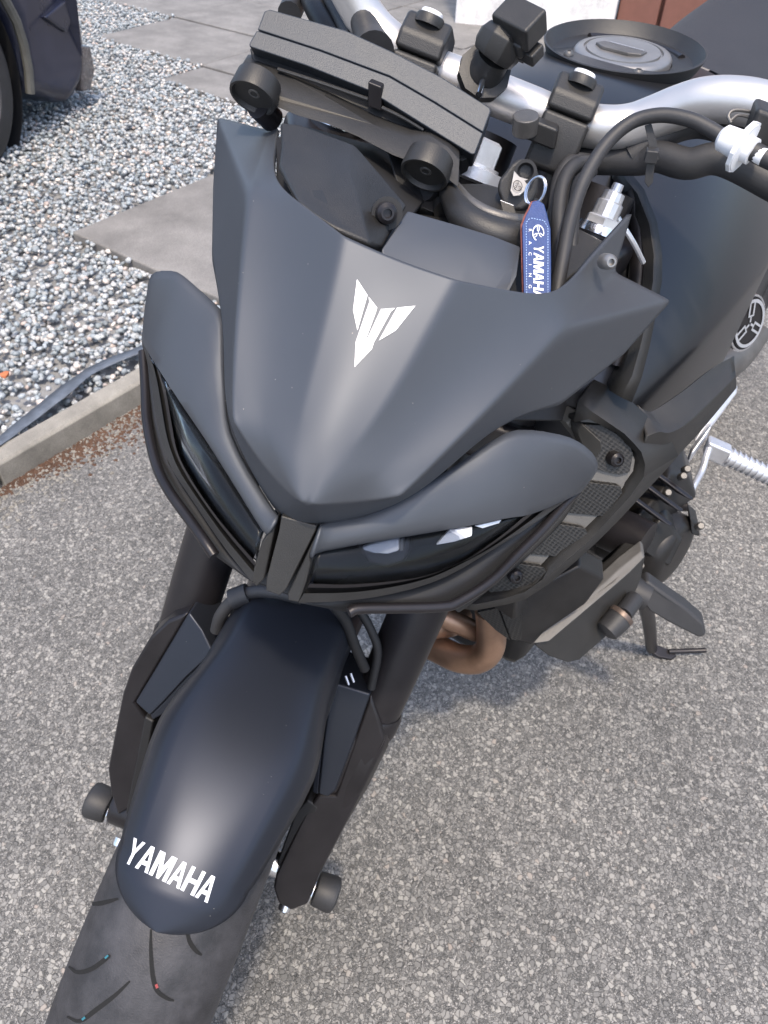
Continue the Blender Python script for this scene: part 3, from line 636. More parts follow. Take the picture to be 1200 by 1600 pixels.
q('K4', 'L4', 'L5', 'ear'); q('K4', 'K3', 'L3', 'L4'); q('K3', 'K2b', 'L2b', 'L3'); q('K2b', 'K2', 'L2', 'L2b'); q('K2', 'K1', 'L1', 'L2'); q('K1', 'K0', 'La', 'L1'); q('K0', 'tip*', 'L0*', 'La')
F = [f for f in F if f]
cre = {}
def cr(c, *a):
    for s in 'LR':
        for i in range(len(a) - 1):
            x = ix[a[i][:-1] if a[i].endswith('*') else a[i] + s]; y = ix[a[i + 1][:-1] if a[i + 1].endswith('*') else a[i + 1] + s]; cre[(x, y)] = c
cr(.93, 'tip*', 'K0', 'K1', 'K2', 'K2b', 'K3', 'K4'); cr(.9, 'K4', 'ear'); cr(.85, 'K4', 'earin', 'armt'); cr(.82, 'r1', 'r2', 'r3', 'r4'); cr(.35, 'r0', 'r1')
cr(.9, 'L0*', 'La', 'L1', 'L2', 'L2b', 'L3', 'L4', 'L5'); cr(1, 'L5', 'ear', 'earin', 'armt', 'armI'); cr(1, 'armI', 'o1', 'm4', 'r4', 'c4*')
cowl = part('head_cowl', [Vn[n] for n in names], F, M['paint'], bike, sub=4, solid=.003, crease=cre, vcrease=[ix[a + s] for a in ('ear', 'earin', 'armt', 'L4', 'K2', 'K4') for s in 'LR'])
zl = lambda x, y: (530 + x / 8.571, 420 + y / 8.571)
wrap('cowl_emblem', [[zl(*p) for p in poly] for poly in (
    [(240, 145), (380, 360), (245, 830), (188, 560)],
    [(395, 380), (508, 525), (490, 590), (305, 1090), (205, 1320), (222, 985), (405, 450)],
    [(305, 1090), (560, 545), (745, 530), (690, 580), (465, 990), (435, 1080), (205, 1320)],
    [(775, 525), (1018, 500), (755, 830), (530, 965)])], cowl, M['whitebright'], cowl, off=.0005)
# side screws of the cowl
bolt('cowl_screw', D(951, 409, .452), -ray(951, 409) + np.array([0, .5, 0]), .0046, M['rim'], cowl)

# ---- headlights
def cat(pts, k=1):
    P = px3(pts)
    for _ in range(k):
        Q = [P[0]]
        for a_, b_ in zip(P[:-1], P[1:]): Q += [a_ * .78 + b_ * .22, a_ * .22 + b_ * .78]
        P = Q + [P[-1]]
    return P
def aw(p, t): return p + nrm(p - CAM) * t
def headlight(upper, lower, linner, outer, tubep):
    up, lo = cat(upper), cat(lower); rows_ = []
    for t in (0, .12, .3, .5, .7, .88, 1):
        rows_.append([a_ * (1 - t) + b_ * t + (CAM - a_) * .009 * math.sin(math.pi * t) ** .5 for a_, b_ in zip(up, lo)])
    hl = loft('headlight_unit', rows_ + [[aw(p, .005) for p in lo]], M['paint'], bike, solid=.002, angle=50)
    n = 36; a = resample(cat(linner), n); b = resample(cat(outer), n)
    g0 = [p * .80 + q_ * .20 for p, q_ in zip(a, b)]; g1 = [p * .50 + q_ * .50 for p, q_ in zip(a, b)]; g2 = [p * .42 + q_ * .58 for p, q_ in zip(a, b)]
    loft('lens_rim', [[aw(p, .004) for p in a], a, g0, [aw(p, .012) for p in g0]], M['blackmetal'], hl, angle=12)
    loft('lens_groove', [[aw(p, .010) for p in g0], [aw(p, .010) for p in g1]], M['dark'], hl)
    loft('lens_frame', [[aw(p, .011) for p in g1], g1, g2, b, [aw(p, .010) for p in b]], M['plastic'], hl, angle=12)
    top = resample(cat(lower[1:9]), n); rec = ray(560, 800) * .005
    loft('lens', [[p + rec for p in top], [p * .7 + q_ * .3 + rec * .4 for p, q_ in zip(top, a)], [p * .3 + q_ * .7 + rec * .4 for p, q_ in zip(top, a)], [p + rec * .8 for p in a]], M['smoke'], hl, solid=.001)
    ring = resample(px3(upper), 14) + resample(px3(outer), 14)[::-1]
    c = sum(ring) / len(ring); r1 = [p + (c - p) * .06 + (p - CAM) * .02 for p in ring]; r2 = [p + (c - p) * .3 + (p - CAM) * .09 for p in ring]; r3 = [p + (c - p) * .5 + (p - CAM) * .14 for p in ring]
    V = r1 + r2 + r3; m_ = len(ring); F = [(i * m_ + k, i * m_ + (k + 1) % m_, (i + 1) * m_ + (k + 1) % m_, (i + 1) * m_ + k) for i in range(2) for k in range(m_)] + [tuple(2 * m_ + k for k in range(m_))]
    part('headlight_shell', V, F, M['dark'], hl)
    tp = px3(tubep); tube('guard_rail', tp, .0032, M['blackmetal'], hl, n=14, k=6)
    tr = resample(tp, n); ob = resample(px3([(x, y, d + .014) for x, y, d in outer]), n)
    loft('under_panel', [ob, [aw(p, .010) for p in tr]], M['dark'], hl, solid=.0015)
    return hl
upL = [(435, 806, .400), (424, 790, .406), (379, 718, .415), (356, 662, .42), (352, 600, .428), (350, 540, .433), (349, 487, .438), (325, 464, .446), (287, 431, .452), (273, 423, .456), (246, 423, .466), (233, 432, .474), (226, 480, .484)]
loL = [(417, 836, .401), (408, 827, .403), (367, 760, .413), (325, 693, .421), (302, 659, .430), (283, 631, .437), (262, 599, .447), (242, 568, .460), (230, 548, .476), (225, 540, .484), (223, 536, .489), (222, 533, .493), (221, 531, .496)]
upR = [(498, 822, .400), (515, 817, .406), (575, 803, .415), (655, 765, .42), (715, 728, .43), (760, 695, .434), (797, 673, .438), (835, 673, .444), (882, 681, .452), (907, 693, .460), (926, 710, .467), (932, 728, .474), (921, 745, .486)]
loR = [(483, 869, .401), (492, 858, .403), (560, 845, .411), (640, 832, .422), (700, 822, .431), (750, 813, .439), (790, 805, .446), (822, 801, .457), (850, 791, .472), (872, 781, .483), (886, 775, .491), (896, 770, .497), (904, 766, .502)]
liL = [(399, 878, .408), (372, 848, .412), (337, 806, .42), (305, 760, .43), (284, 724, .437), (274, 698, .442), (266, 650, .448), (260, 615, .453), (250, 583, .459)]
ouL = [(394, 910, .413), (346, 850, .425), (304, 787, .437), (262, 724, .45), (246, 665, .462), (236, 600, .475), (229, 560, .487), (221, 532, .497)]
liR = [(484, 912, .408), (540, 914, .413), (600, 910, .42), (660, 902, .43), (712, 884, .44), (745, 865, .445), (790, 832, .452), (818, 808, .457)]
ouR = [(466, 942, .413), (530, 940, .42), (590, 933, .427), (655, 918, .436), (708, 897, .445), (765, 862, .455), (830, 822, .468), (903, 768, .50)]
tuR = [(545, 957, .43), (562, 951, .432), (629, 950, .44), (690, 948, .448), (715, 941, .452), (767, 908, .462), (810, 865, .475), (850, 825, .487), (880, 790, .497), (902, 768, .506)]
tuL = [(335, 868, .432), (320, 846, .434), (296, 812, .442), (262, 764, .453), (243, 722, .466), (230, 660, .482), (227, 600, .495), (224, 550, .503)]
hR = headlight(upR, loR, liR, ouR, tuR); hL = headlight(upL, loL, liL, ouL, tuL)
# inner side blades of each headlight beside the chin
prism('side_blade', px3([(499, 824, .3995), (483, 869, .4005), (486, 880, .403), (478, 912, .408), (467, 942, .413), (450, 939, .412), (449, 928, .411)]), back(.03), M['gplastic'], hR, bevel=.0010)
prism('side_blade', px3([(434, 807, .3995), (417, 837, .401), (408, 848, .403), (397, 885, .409), (393, 908, .412), (400, 918, .413), (413, 905, .412)]), back(.03), M['gplastic'], hL, bevel=.0010)
prism('chin_panel', px3([(439, 806, .398), (495, 822, .398), (493, 830, .399), (448, 920, .411), (437, 931, .413), (415, 923, .413), (416, 905, .412), (436, 828, .400)]), back(.03), M['gplastic'], bike, bevel=.0008)
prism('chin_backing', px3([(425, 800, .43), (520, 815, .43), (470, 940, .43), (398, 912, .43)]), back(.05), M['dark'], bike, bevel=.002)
# projectors and reflectors seen through the smoked glass
pj_ = prism('projector', px3([(563, 857, .434), (578, 852, .432), (600, 847, .431), (624, 842, .431), (624, 862, .433), (606, 867, .434), (584, 866, .434), (570, 862, .434)]), back(.004), M['tiewhite'], hR, bevel=.0015)  # chrome crescent painted white: its bright reflection is put into the colour
prism('projector_shroud', px3([(552, 850, .438), (634, 838, .436), (642, 858, .437), (634, 880, .439), (606, 890, .440), (574, 884, .440)]), back(.01), M['blackmetal'], pj_, bevel=.003)
prism('projector_shutter', px3([(624, 842, .4305), (631, 841, .4308), (631, 861, .4325), (624, 862, .4325)]), back(.004), M['castgrey'], pj_, bevel=.0005)
prism('reflector', px3([(681, 852, .440), (702, 828, .437), (737, 827, .438), (737, 838, .440), (710, 847, .440)]), back(.003), M['tiewhite'], hR, bevel=.0005)  # mirror brightness painted as plain white
prism('reflector', px3([(741, 822, .442), (784, 812, .448), (780, 818, .448), (754, 826, .444)]), back(.002), M['alu'], hR, bevel=.0004)


# ---- binnacle cowl under the display
def poly_part(name, polys, d, m, parent, vec=.0, bevel=.0015, **kw):
    V = []; F = []; key = {}
    for poly in polys:
        f = []
        for p in poly:
            k = (p[0], p[1])
            if k not in key: key[k] = len(V); V.append(D(*p))
            f.append(key[k])
        F.append(f)
    o = part(name, V, F, m, parent, **kw)
    if vec: s = o.modifiers.new('solid', 'SOLIDIFY'); s.thickness = vec; s.offset = -1
    if bevel: s = o.modifiers.new('bevel', 'BEVEL'); s.width = bevel; s.segments = 3; s.limit_method = 'ANGLE'; s.angle_limit = math.radians(15)
    return o
a = (438, 191, .452); b_ = (470, 193, .45); c_ = (555, 226, .445); d_ = (570, 243, .443); e_ = (546, 262, .425); f_ = (440, 226, .435); g_ = (579, 379, .398); h_ = (500, 338, .395); i_ = (466, 314, .398); j_ = (436, 258, .425); k_ = (637, 320, .432); l_ = (597, 388, .415); t1 = (462, 200, .50); t2 = (575, 240, .50); t3 = (650, 315, .48); s1 = (525, 357, .395); lo1 = (432, 330, .43); lo2 = (580, 420, .43)
poly_part('binnacle', [(a, f_, e_, c_, b_), (c_, e_, d_), (f_, j_, i_, h_, s1, g_, e_), (e_, g_, l_, k_, d_)], .4, M['plastic'], bike, vec=.004, bevel=.002)
bolt('binnacle_bolt', D(604, 333, .412), CAM - D(598, 333, .418) + dirS((0, .08, 0)), .0058, M['blackmetal'], bike)
lathe('bolt_recess', D(604, 333, .4165), CAM - D(604, 333, .418) + dirS((0, .08, 0)), [(0, .0085), (.002, .0085), (.002, .0068)], M['dark'], bike, n=28)
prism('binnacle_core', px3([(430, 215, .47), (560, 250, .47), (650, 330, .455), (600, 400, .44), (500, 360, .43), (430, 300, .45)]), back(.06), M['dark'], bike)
# smooth infill panel between the binnacle and the ignition
poly_part('infill_panel', [((637, 328, .425), (597, 388, .408), (596, 428, .412), (704, 470, .412), (724, 468, .414), (735, 395, .418), (720, 352, .43)), ((720, 352, .43), (735, 395, .418), (724, 468, .414), (786, 478, .424), (808, 430, .42), (815, 385, .437), (770, 368, .435))], .4, M['paint'], bike, vec=.004, bevel=.003)
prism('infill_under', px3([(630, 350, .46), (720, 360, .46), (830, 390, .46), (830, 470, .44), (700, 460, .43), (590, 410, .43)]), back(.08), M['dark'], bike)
tube('ignition_shroud', px3([(700, 300, .475), (725, 340, .455), (760, 362, .45), (800, 372, .452), (840, 368, .462)]), [.006, .009, .010, .010, .008], M['plastic'], bike, n=16)
tube('ignition_rim', px3([(712, 290, .485), (735, 318, .468), (770, 336, .462), (812, 345, .465), (845, 340, .475)]), [.003, .004, .004, .004, .003], M['castgrey'], bike, n=12)
prism('ignition_housing', px3([(712, 285, .49), (760, 285, .495), (850, 310, .49), (860, 350, .475), (810, 372, .465), (760, 362, .462), (722, 335, .47)]), back(.05, -1), M['plastic'], bike, bevel=.004)

# ---- top yoke and nuts
yz = .925
ty = [(-.25, -.13), (-.25, .13), (-.275, .142), (-.31, .142), (-.33, .12), (-.34, .05), (-.34, -.05), (-.33, -.12), (-.31, -.142), (-.275, -.142)]
prism('top_yoke', [S((x - .01, y, yz)) for x, y in ty], dirS(U) * .022, M['blackmetal'], bike, bevel=.005, seg=3)
for sy in (-1, 1):
    o = D(932, 366, .548) if sy > 0 else S((-.296, .103 * sy, .944)); cap = lathe('fork_cap', o, dirS(U), [(0, .0155), (.003, .0155), (.005, .0148), (.006, .0148)], M['chrome'], bike, n=32)
    lathe('fork_cap_hex', o, dirS(U), [(.004, .0128), (.011, .0128), (.012, .012)], M['alu'], cap, n=6, angle=20)
    lathe('preload_adjuster', o, dirS(U), [(.011, .0085), (.012, .0094), (.022, .0094), (.023, .0078), (.029, .0074), (.030, .0040), (.035, .0038)], M['alu'], cap, n=14, angle=20)
sn = lathe('stem_nut', D(738, 272, .555) - dirS(U) * .004, dirS(U), [(0, .026), (.008, .026), (.009, .0175), (.011, .0175)], M['alu'], bike, n=36)
lathe('stem_nut_hex', D(738, 272, .555) - dirS(U) * .004, dirS(U), [(.009, .0155), (.026, .0155), (.028, .012)], M['alu'], sn, n=6, angle=20)

# ---- handlebar
bp_ = [(945, 199, .545), (985, 196, .542), (1020, 184, .535), (1060, 168, .525), (1100, 157, .515), (1150, 157, .506), (1200, 168, .50), (1300, 205, .495)]
barR = [np.array(Smat.T @ D(*p)) for p in bp_]
C0 = np.array(Smat.T @ D(882, 190, .552)); barR = [np.array([C0[0], 0.0, C0[2]]), np.array([C0[0], .03, C0[2]]), np.array([C0[0], C0[1] + .0, C0[2]])] + barR
barL = [p * np.array([1, -1, 1]) for p in barR[1:]][::-1]
barpts = [S(p) for p in barL + barR]
rr = [.0143] * len(barpts)
hb = tube('handlebar', barpts, rr, M['silver'], bike, n=32, k=6)
Yd = AX
# clamps: bevelled top cap over bottom half
for sy in (-1, 1):
    cc = S((C0[0], C0[1] * sy, C0[2])); f = dirS((.9, 0, .43)); u2 = nrm(np.cross(f, AX)) * -1
    if u2 @ np.array([0, 0, 1]) < 0: u2 = -u2
    def cl(nm, z0, z1, tw, m_, mat_=M['plastic']):
        oct_ = [(-.031, z0), (.031, z0), (.031, z1 * .45 + z0 * .55), (tw, z1), (-tw, z1), (-.031, z1 * .45 + z0 * .55)]
        return prism(nm, [cc - AX * .0165 + f * x + u2 * z for x, z in oct_], AX * .033, mat_, m_, bevel=.003, seg=3)
    k = cl('bar_clamp', .0006, .026, .020, bike); cl('clamp_base', -.0006, -.036, .026, k)
    for sx in (-1, 1):
        lathe('clamp_bolt', cc + f * sx * .021 + u2 * .020, u2, [(0, .0078), (0, .0100), (.0048, .0100), (.0062, .0092), (.0062, .0082), (.0052, .0078), (0, .0078)], M['plastic'], k, n=24)
        lathe('bolt_head', cc + f * sx * .021 + u2 * .0250, u2, [(0, .0076), (.0034, .0076), (.0042, .0068), (.0042, .0035), (.002, .0033)], M['tiewhite'], k, n=20)  # chrome heads painted white in place of the sky glint on them
    tube('riser', [cc - u2 * .034, cc - u2 * .075 - np.array([0, 0, .01])], .012, M['blackmetal'], k, k=0, n=20)
# small boss and arm in front of the right-hand clamp
tube('clamp_boss', px3([(822, 180, .515), (820, 208, .525)]), .0088, M['castgrey'], bike, n=22, k=0, bevel=.001)
box('clamp_arm', D(845, 205, .525), (AX, (0, 0, 1), (1, 0, 0)), (.012, .007, .006), M['plastic'], bike, bevel=.002)

# ---- instrument display
Ydir = AX; dd = .475
def disp(name, pts, m, parent, t, bevel=.0009, z=-.55): return prism(name, px3(pts, dd), dirS((-.75, 0, z)) * t, m, parent, bevel=bevel, seg=3)
dp = disp('instrument_display', [(402, 46), (413, 17), (421, 14), (540, 47), (612, 80), (690, 120), (766, 168), (767, 174), (755, 207), (680, 160), (609, 119), (500, 78)], M['display'], bike, .03)
lowp = [(401, 47), (500, 79), (609, 120), (680, 161), (755, 208), (742, 241), (736, 241), (660, 194), (575, 141), (480, 103), (390, 73), (389, 68)]
disp('display_rear_case', lowp, M['display'], dp, .03)
prism('display_recess', px3([(390, 74), (480, 104), (575, 142), (660, 195), (738, 243), (722, 252), (700, 244), (640, 212), (560, 172), (480, 142), (430, 122), (396, 95)], .487), dirS((-.6, 0, -.75)) * .02, M['dark'], dp, bevel=.001)
tube('slot_rail', px3([(434, 108, .481), (500, 129, .480), (575, 155, .479)]), .0012, M['plastic'], dp, n=8)
tube('slot_rail', px3([(597, 168, .479), (630, 184, .479), (662, 203, .479)]), .0012, M['plastic'], dp, n=8)
box('usb_cover', D(588, 148, .478), (AX, (0, 0, 1), (1, 0, 0)), (.0045, .007, .004), M['blackmetal'], dp, bevel=.001)
# bracket with two eyelets
br = prism('display_bracket', px3([(371, 112, .480), (380, 98, .484), (400, 97, .485), (432, 109, .484), (466, 127, .482), (507, 150, .480), (545, 172, .478), (582, 194, .476), (615, 208, .474), (642, 216, .473), (660, 213, .474), (675, 214, .474), (702, 231, .472), (718, 250, .469), (716, 292, .463), (700, 280, .463), (668, 262, .465), (640, 252, .467), (615, 243, .469), (560, 214, .473), (519, 196, .475), (466, 181, .477), (430, 166, .479), (414, 150, .478), (394, 138, .476), (372, 134, .475), (358, 137, .475)]), nrm(ray(560, 180)) * .018 + dirS((0, 0, .006)), M['gplastic'], bike, bevel=.002, seg=3)
for x, y, d in ((394, 154, .473), (662, 275, .460)):
    vd = nrm(ray(x, y)); dv = down * .93 - right * .37; dv = nrm(dv - vd * (dv @ vd)); ax_ = nrm(-vd * .52 + .85 * dv)
    e1 = lathe('eyelet', D(x, y, d) - ax_ * .020, ax_, [(.007, .0140), (.018, .0150), (.0200, .0145), (.0200, .0132), (.0192, .0128), (.0172, .0122), (.0166, .008)], M['gplastic'], br, n=40)
    bolt('eyelet_screw', D(x, y, d) - ax_ * .007, ax_, .0055, M['castgrey'], e1)
tube('eyelet_stem', px3([(404, 165, .485), (425, 186, .50)]), .008, M['blackmetal'], br, k=0, n=18)
tube('bracket_leg', px3([(665, 290, .48), (690, 300, .49), (700, 330, .48)]), .009, M['plastic'], br, n=16)
prism('bracket_web', px3([(600, 225, .485), (640, 245, .49), (690, 275, .49), (716, 262, .49), (705, 335, .485), (690, 338, .48), (640, 318, .478), (622, 300, .48)]), back(.02), M['dark'], br, bevel=.002)

# ================================================================== body of the bike
bb = lambda t: dirB((-.9, -.5, 0)) * t      # inwards and backwards
# tank
tx = [-.285, -.32, -.38, -.46, -.55, -.65, -.75, -.86, -.95]
half = [[(0, .880), (.045, .875), (.10, .85), (.165, .80), (.18, .785), (.170, .725), (.13, .71)],
        [(0, .925), (.05, .920), (.115, .89), (.182, .82), (.19, .80), (.184, .715), (.14, .70)],
        [(0, .958), (.06, .954), (.135, .925), (.197, .84), (.203, .825), (.196, .710), (.15, .69)],
        [(0, .982), (.07, .978), (.150, .945), (.205, .855), (.209, .84), (.203, .700), (.15, .68)],
        [(0, .990), (.075, .986), (.150, .952), (.203, .865), (.208, .85), (.205, .690), (.15, .675)],
        [(0, .985), (.07, .981), (.140, .948), (.194, .868), (.200, .852), (.198, .685), (.14, .67)],
        [(0, .965), (.06, .960), (.115, .93), (.165, .868), (.172, .852), (.175, .68), (.11, .67)],
        [(0, .935), (.045, .930), (.085, .90), (.118, .862), (.122, .85), (.130, .69), (.09, .68)],
        [(0, .905), (.04, .900), (.07, .875), (.09, .85), (.092, .84), (.10, .72), (.08, .70)]]
rows = []
for x, h in zip(tx, half): rows.append([B((x, -y, z)) for y, z in h[::-1][:-1]] + [B((x, y, z)) for y, z in h])
n = len(rows[0]); cre2 = {}
for i in range(len(rows) - 1):
    for k in (3 - 1, n - 3): cre2[(i * n + k, (i + 1) * n + k)] = .45
    for k in (1, n - 2): cre2[(i * n + k, (i + 1) * n + k)] = .6
V = [p for r in rows for p in r]; F = [(i * n + k, i * n + k + 1, (i + 1) * n + k + 1, (i + 1) * n + k) for i in range(len(rows) - 1) for k in range(n - 1)]
F.append(tuple(range(n)))
tank = part('fuel_tank', V, F, M['tankp'], bike, sub=3, crease=cre2)
# tank bag ring and filler cap
cn = nrm(dirB((.10, 0, .995))); cc = BY(966, 112, 0.0) + cn * .017
ring = lathe('tank_ring', cc - cn * .008, cn, [(-.008, .058), (-.006, .066), (.006, .0735), (.0145, .0768), (.015, .0752), (.0075, .0705), (.004, .067), (.003, .052), (.0025, .048), (-.004, .048), (-.008, .058)], M['plastic'], bike, n=96, ref=dirB((0, 1, 0)))
lathe('ring_seat', cc - cn * .03, cn, [(-.02, .085), (.012, .078), (.018, .066), (.018, .05)], M['tankp'], bike, n=64)
cap = lathe('fuel_cap', cc - cn * .010, cn, [(-.01, .047), (.008, .047), (.011, .045), (.012, .042), (.0125, .038), (.0105, .0375), (.0105, .0355), (.0128, .035), (.0128, .0)][:8], M['rim'], bike, n=72)
lathe('cap_groove', cc - cn * .0005, cn, [(0, .0300), (.0010, .0300), (.0010, .0288), (0, .0288), (0, .03)], M['alu'], cap, n=64)
xb = dirB((-1, 0, 0)); yb = dirB((0, 1, 0))
fl = [(-.024, -.006), (-.026, .008), (-.016, .016), (.012, .016), (.022, .008), (.022, -.006)]
prism('lock_flap', [cc + cn * .001 + yb * a * 1.0 + xb * -b for a, b in fl], cn * .0035, M['castgrey'], cap, bevel=.001)
prism('flap_edge', [cc + cn * .0046 + yb * a + xb * -b for a, b in [(-.018, -.006), (-.018, -.0045), (.018, -.0045), (.018, -.006)]], cn * .0006, M['alu'], cap, bevel=0)
for t in (1.0, 2.35, 4.1, 5.4):
    bolt('ring_bolt', cc - cn * .004 + (yb * math.cos(t) + xb * math.sin(t)) * .058, cn, .0048, M['castgrey'], ring)
pts = [cc - cn * .0015 + (yb * math.cos(t) + xb * math.sin(t)) * .060 for t in np.linspace(.75, 2.6, 16)]
tube('ring_clip', pts, .0042, M['blackmetal'], ring, k=0, n=8)
# emblem on tank side
em = BY(1168, 505, .2); btk = bvh_of(tank); r0 = Vector(ray(1168, 506)).normalized(); h = btk.ray_cast(Vector(CAM), r0)
if h[0] is not None:
    ec = np.array(h[0]); en = np.array(h[1]); en = en if en @ np.array(r0) < 0 else -en
else: ec = em; en = dirB((0, 1, 0))
en = nrm(dirB((.28, .90, .30)))
em = lathe('tank_emblem', ec - en * .004, en, [(-.004, .031), (.003, .0325), (.0048, .0318), (.0050, .0295), (.0035, .0285)], M['chrome'], bike, n=56)
lathe('emblem_field', ec - en * .002, en, [(-.004, .0285), (.0042, .0285)], M['blackmetal'], em, n=40)
ex = nrm(np.cross(dirB((0, 0, 1)), en)); ey = np.cross(en, ex)
roundel('emblem_forks', ec + en * .0026, ex, ey, .0270, M['alu'], em, th=.0006)

# seat
sx = [(-.80, .08, .955, .86), (-.88, .10, .955, .84), (-.98, .125, .965, .82), (-1.10, .15, .975, .82), (-1.22, .15, .99, .85), (-1.32, .12, 1.03, .90), (-1.36, .08, 1.05, .95)]
sr = []
for x, w, zt, zb in sx: sr.append([B((x, -w * .95, zb)), B((x, -w, (zt + zb) / 2 + .02)), B((x, -w * .75, zt - .008)), B((x, 0, zt)), B((x, w * .75, zt - .008)), B((x, w, (zt + zb) / 2 + .02)), B((x, w * .95, zb))])
seat = loft('seat', sr, M['seat'], bike, sub=2)
# tail, rear wheel, swingarm: behind the tank, seen only from the side
tr_ = [(-1.0, .10, .84, .70), (-1.2, .12, .86, .72), (-1.4, .10, .93, .80), (-1.58, .05, .99, .90)]
loft('tail_fairing', [[B((x, -w * .6, zb)), B((x, -w, (zt + zb) / 2)), B((x, -w * .8, zt)), B((x, w * .8, zt)), B((x, w, (zt + zb) / 2)), B((x, w * .6, zb))] for x, w, zt, zb in tr_], M['paint'], bike, cyc=True, solid=.004)
RC = B((-1.44, 0, .385)); RX = dirB((0, 1, 0))
rw = lathe('rear_wheel', RC, RX, [(-.04, .02), (-.04, .035), (.04, .035), (.04, .02), (-.04, .02)], M['blackmetal'], bike, n=32)
lathe('tyre', RC, RX, [(-.07, .222), (-.088, .245), (-.086, .265), (-.065, .29), (-.03, .308), (0, .312), (.03, .308), (.065, .29), (.086, .265), (.088, .245), (.07, .222)], M['tyre'], rw, n=80)
lathe('rim', RC, RX, [(-.07, .23), (-.07, .212), (-.03, .198), (.03, .198), (.07, .212), (.07, .23), (-.07, .23)], M['blackmetal'], rw, n=72)
for k in range(10):
    t = 2 * math.pi * k / 10; d = dirB((math.cos(t), 0, math.sin(t))); e = dirB((-math.sin(t), 0, math.cos(t)))
    box('spoke', RC + d * .118, (d, e, RX), (.085, .01, .012), M['blackmetal'], rw, bevel=.003)
for sy in (-1, 1): tube('swingarm', [B((-.93, .08 * sy, .46)), B((-1.15, .13 * sy, .45)), B((-1.44, .125 * sy, .385))], [.03, .032, .022], M['castgrey'], bike, n=14)
# frame and engine masses
def bbx(name, c, h_, m, parent=bike, bevel=.01): return box(name, B(c), (dirB((1, 0, 0)), dirB((0, 1, 0)), dirB((0, 0, 1))), h_, m, parent, bevel=bevel)
bbx('steering_head', (-.27, 0, .80), (.04, .045, .07), M['engine'])
for sy in (-1, 1):
    tube('frame_spar', [B((-.27, .05 * sy, .82)), B((-.40, .135 * sy, .74)), B((-.60, .15 * sy, .62)), B((-.84, .13 * sy, .50)), B((-.90, .11 * sy, .36))], .028, M['blackmetal'], bike, n=12)
eng = bbx('engine_block', (-.60, .0, .42), (.17, .15, .14), M['engine'], bevel=.02)
bbx('cylinder_block', (-.47, 0, .58), (.09, .15, .12), M['engine'], eng, bevel=.012)
bbx('sump', (-.60, 0, .25), (.13, .10, .05), M['engine'], eng, bevel=.02)
bbx('airbox', (-.45, 0, .72), (.12, .11, .04), M['dark'], bike)
for i in range(7): bbx('cooling_fin', (-.40, 0, .50 + i * .022), (.03, .145, .004), M['engine'], eng, bevel=.001)

# radiator with its side tanks
rd = prism('radiator', [B((-.255, -.16, .66)), B((-.255, .165, .66)), B((-.30, .165, .53)), B((-.30, -.16, .53))], dirB((-.03, 0, 0)), M['engine'], bike, bevel=.004)
prism('radiator_core', [B((-.247, -.15, .65)), B((-.247, .135, .65)), B((-.292, .135, .54)), B((-.292, -.15, .54))], dirB((-.004, 0, 0)), M['gauze'], rd, bevel=0)
prism('radiator_tank', px3([(745, 955, .83), (800, 942, .82), (905, 885, .82), (945, 905, .85), (915, 945, .87), (850, 990, .875), (832, 1010, .875), (800, 1002, .865)]), bb(.03), M['engine'], rd, bevel=.004)
prism('radiator_fins', px3([(746, 957, .825), (778, 950, .822), (796, 1000, .858), (775, 985, .85)]), bb(.006), M['gauze'], rd, bevel=0)
prism('radiator_fins', px3([(780, 949, .822), (814, 942, .822), (815, 1000, .862), (800, 1000, .86)]), bb(.006), M['gauze'], rd, bevel=0)

# side fairing running from the scoop to below the tank
fu = [(996, 632, .624), (1006, 640, .624), (1022, 641, .627), (1066, 612, .636), (1112, 576, .650), (1147, 556, .664)]
fr = [(1010, 682, .613), (1030, 675, .615), (1047, 676, .620), (1072, 663, .630), (1100, 638, .642), (1150, 588, .662)]
flw = [(975, 792, .668), (1005, 770, .662), (1035, 738, .657), (1065, 706, .656), (1098, 670, .659), (1151, 606, .670)]
sm = lambda l: smoothpath(px3(l), 5)
loft('side_fairing', [[p + ray(1000, 640) * .03 for p in sm(fu)], sm(fu), [a_ * .3 + b_ * .7 + ray(1040, 660) * .003 for a_, b_ in zip(sm(fu), sm(fr))], [a_ * .06 + b_ * .94 for a_, b_ in zip(sm(fu), sm(fr))], sm(fr), [a_ * .9 + b_ * .1 for a_, b_ in zip(sm(fr), sm(flw))], sm(flw), [p + ray(1000, 640) * .03 for p in sm(flw)]], M['gplastic'], bike, solid=.002, angle=50)
# scoop: outer rim, lower band and perforated windows set into a recessed face
sc_out = [(929, 593, .615), (955, 606, .617), (985, 625, .62), (1012, 650, .622), (1030, 672, .626), (1050, 690, .632), (1060, 712, .640), (1040, 735, .645), (1000, 777, .652), (967, 813, .658), (935, 845, .663), (900, 877, .668), (857, 913, .674), (820, 937, .678), (790, 945, .680), (742, 954, .682), (712, 950, .684)]
sc_rdg = [(904, 626, .606), (925, 643, .607), (950, 660, .609), (975, 677, .611), (990, 692, .613), (1002, 706, .616), (1008, 725, .620), (1006, 745, .625), (985, 775, .634), (955, 808, .641), (922, 843, .648), (888, 873, .654), (848, 905, .661), (820, 925, .665), (785, 936, .668), (745, 944, .672), (722, 944, .676)]
sc_in = [(898, 660, .612), (920, 655, .613), (945, 667, .615), (966, 678, .617), (982, 694, .619), (995, 708, .622), (999, 725, .626), (996, 742, .630), (976, 772, .638), (946, 804, .645), (922, 830, .650), (880, 865, .656), (857, 888, .662), (835, 915, .667), (800, 928, .671), (762, 934, .674), (740, 936, .677)]
scoop = loft('side_scoop', [px3(sc_out), px3(sc_rdg), px3(sc_in), [p + dirB((-.3, -.9, 0)) * .008 for p in px3(sc_in)]], M['gplastic'], bike, solid=.004, angle=30)
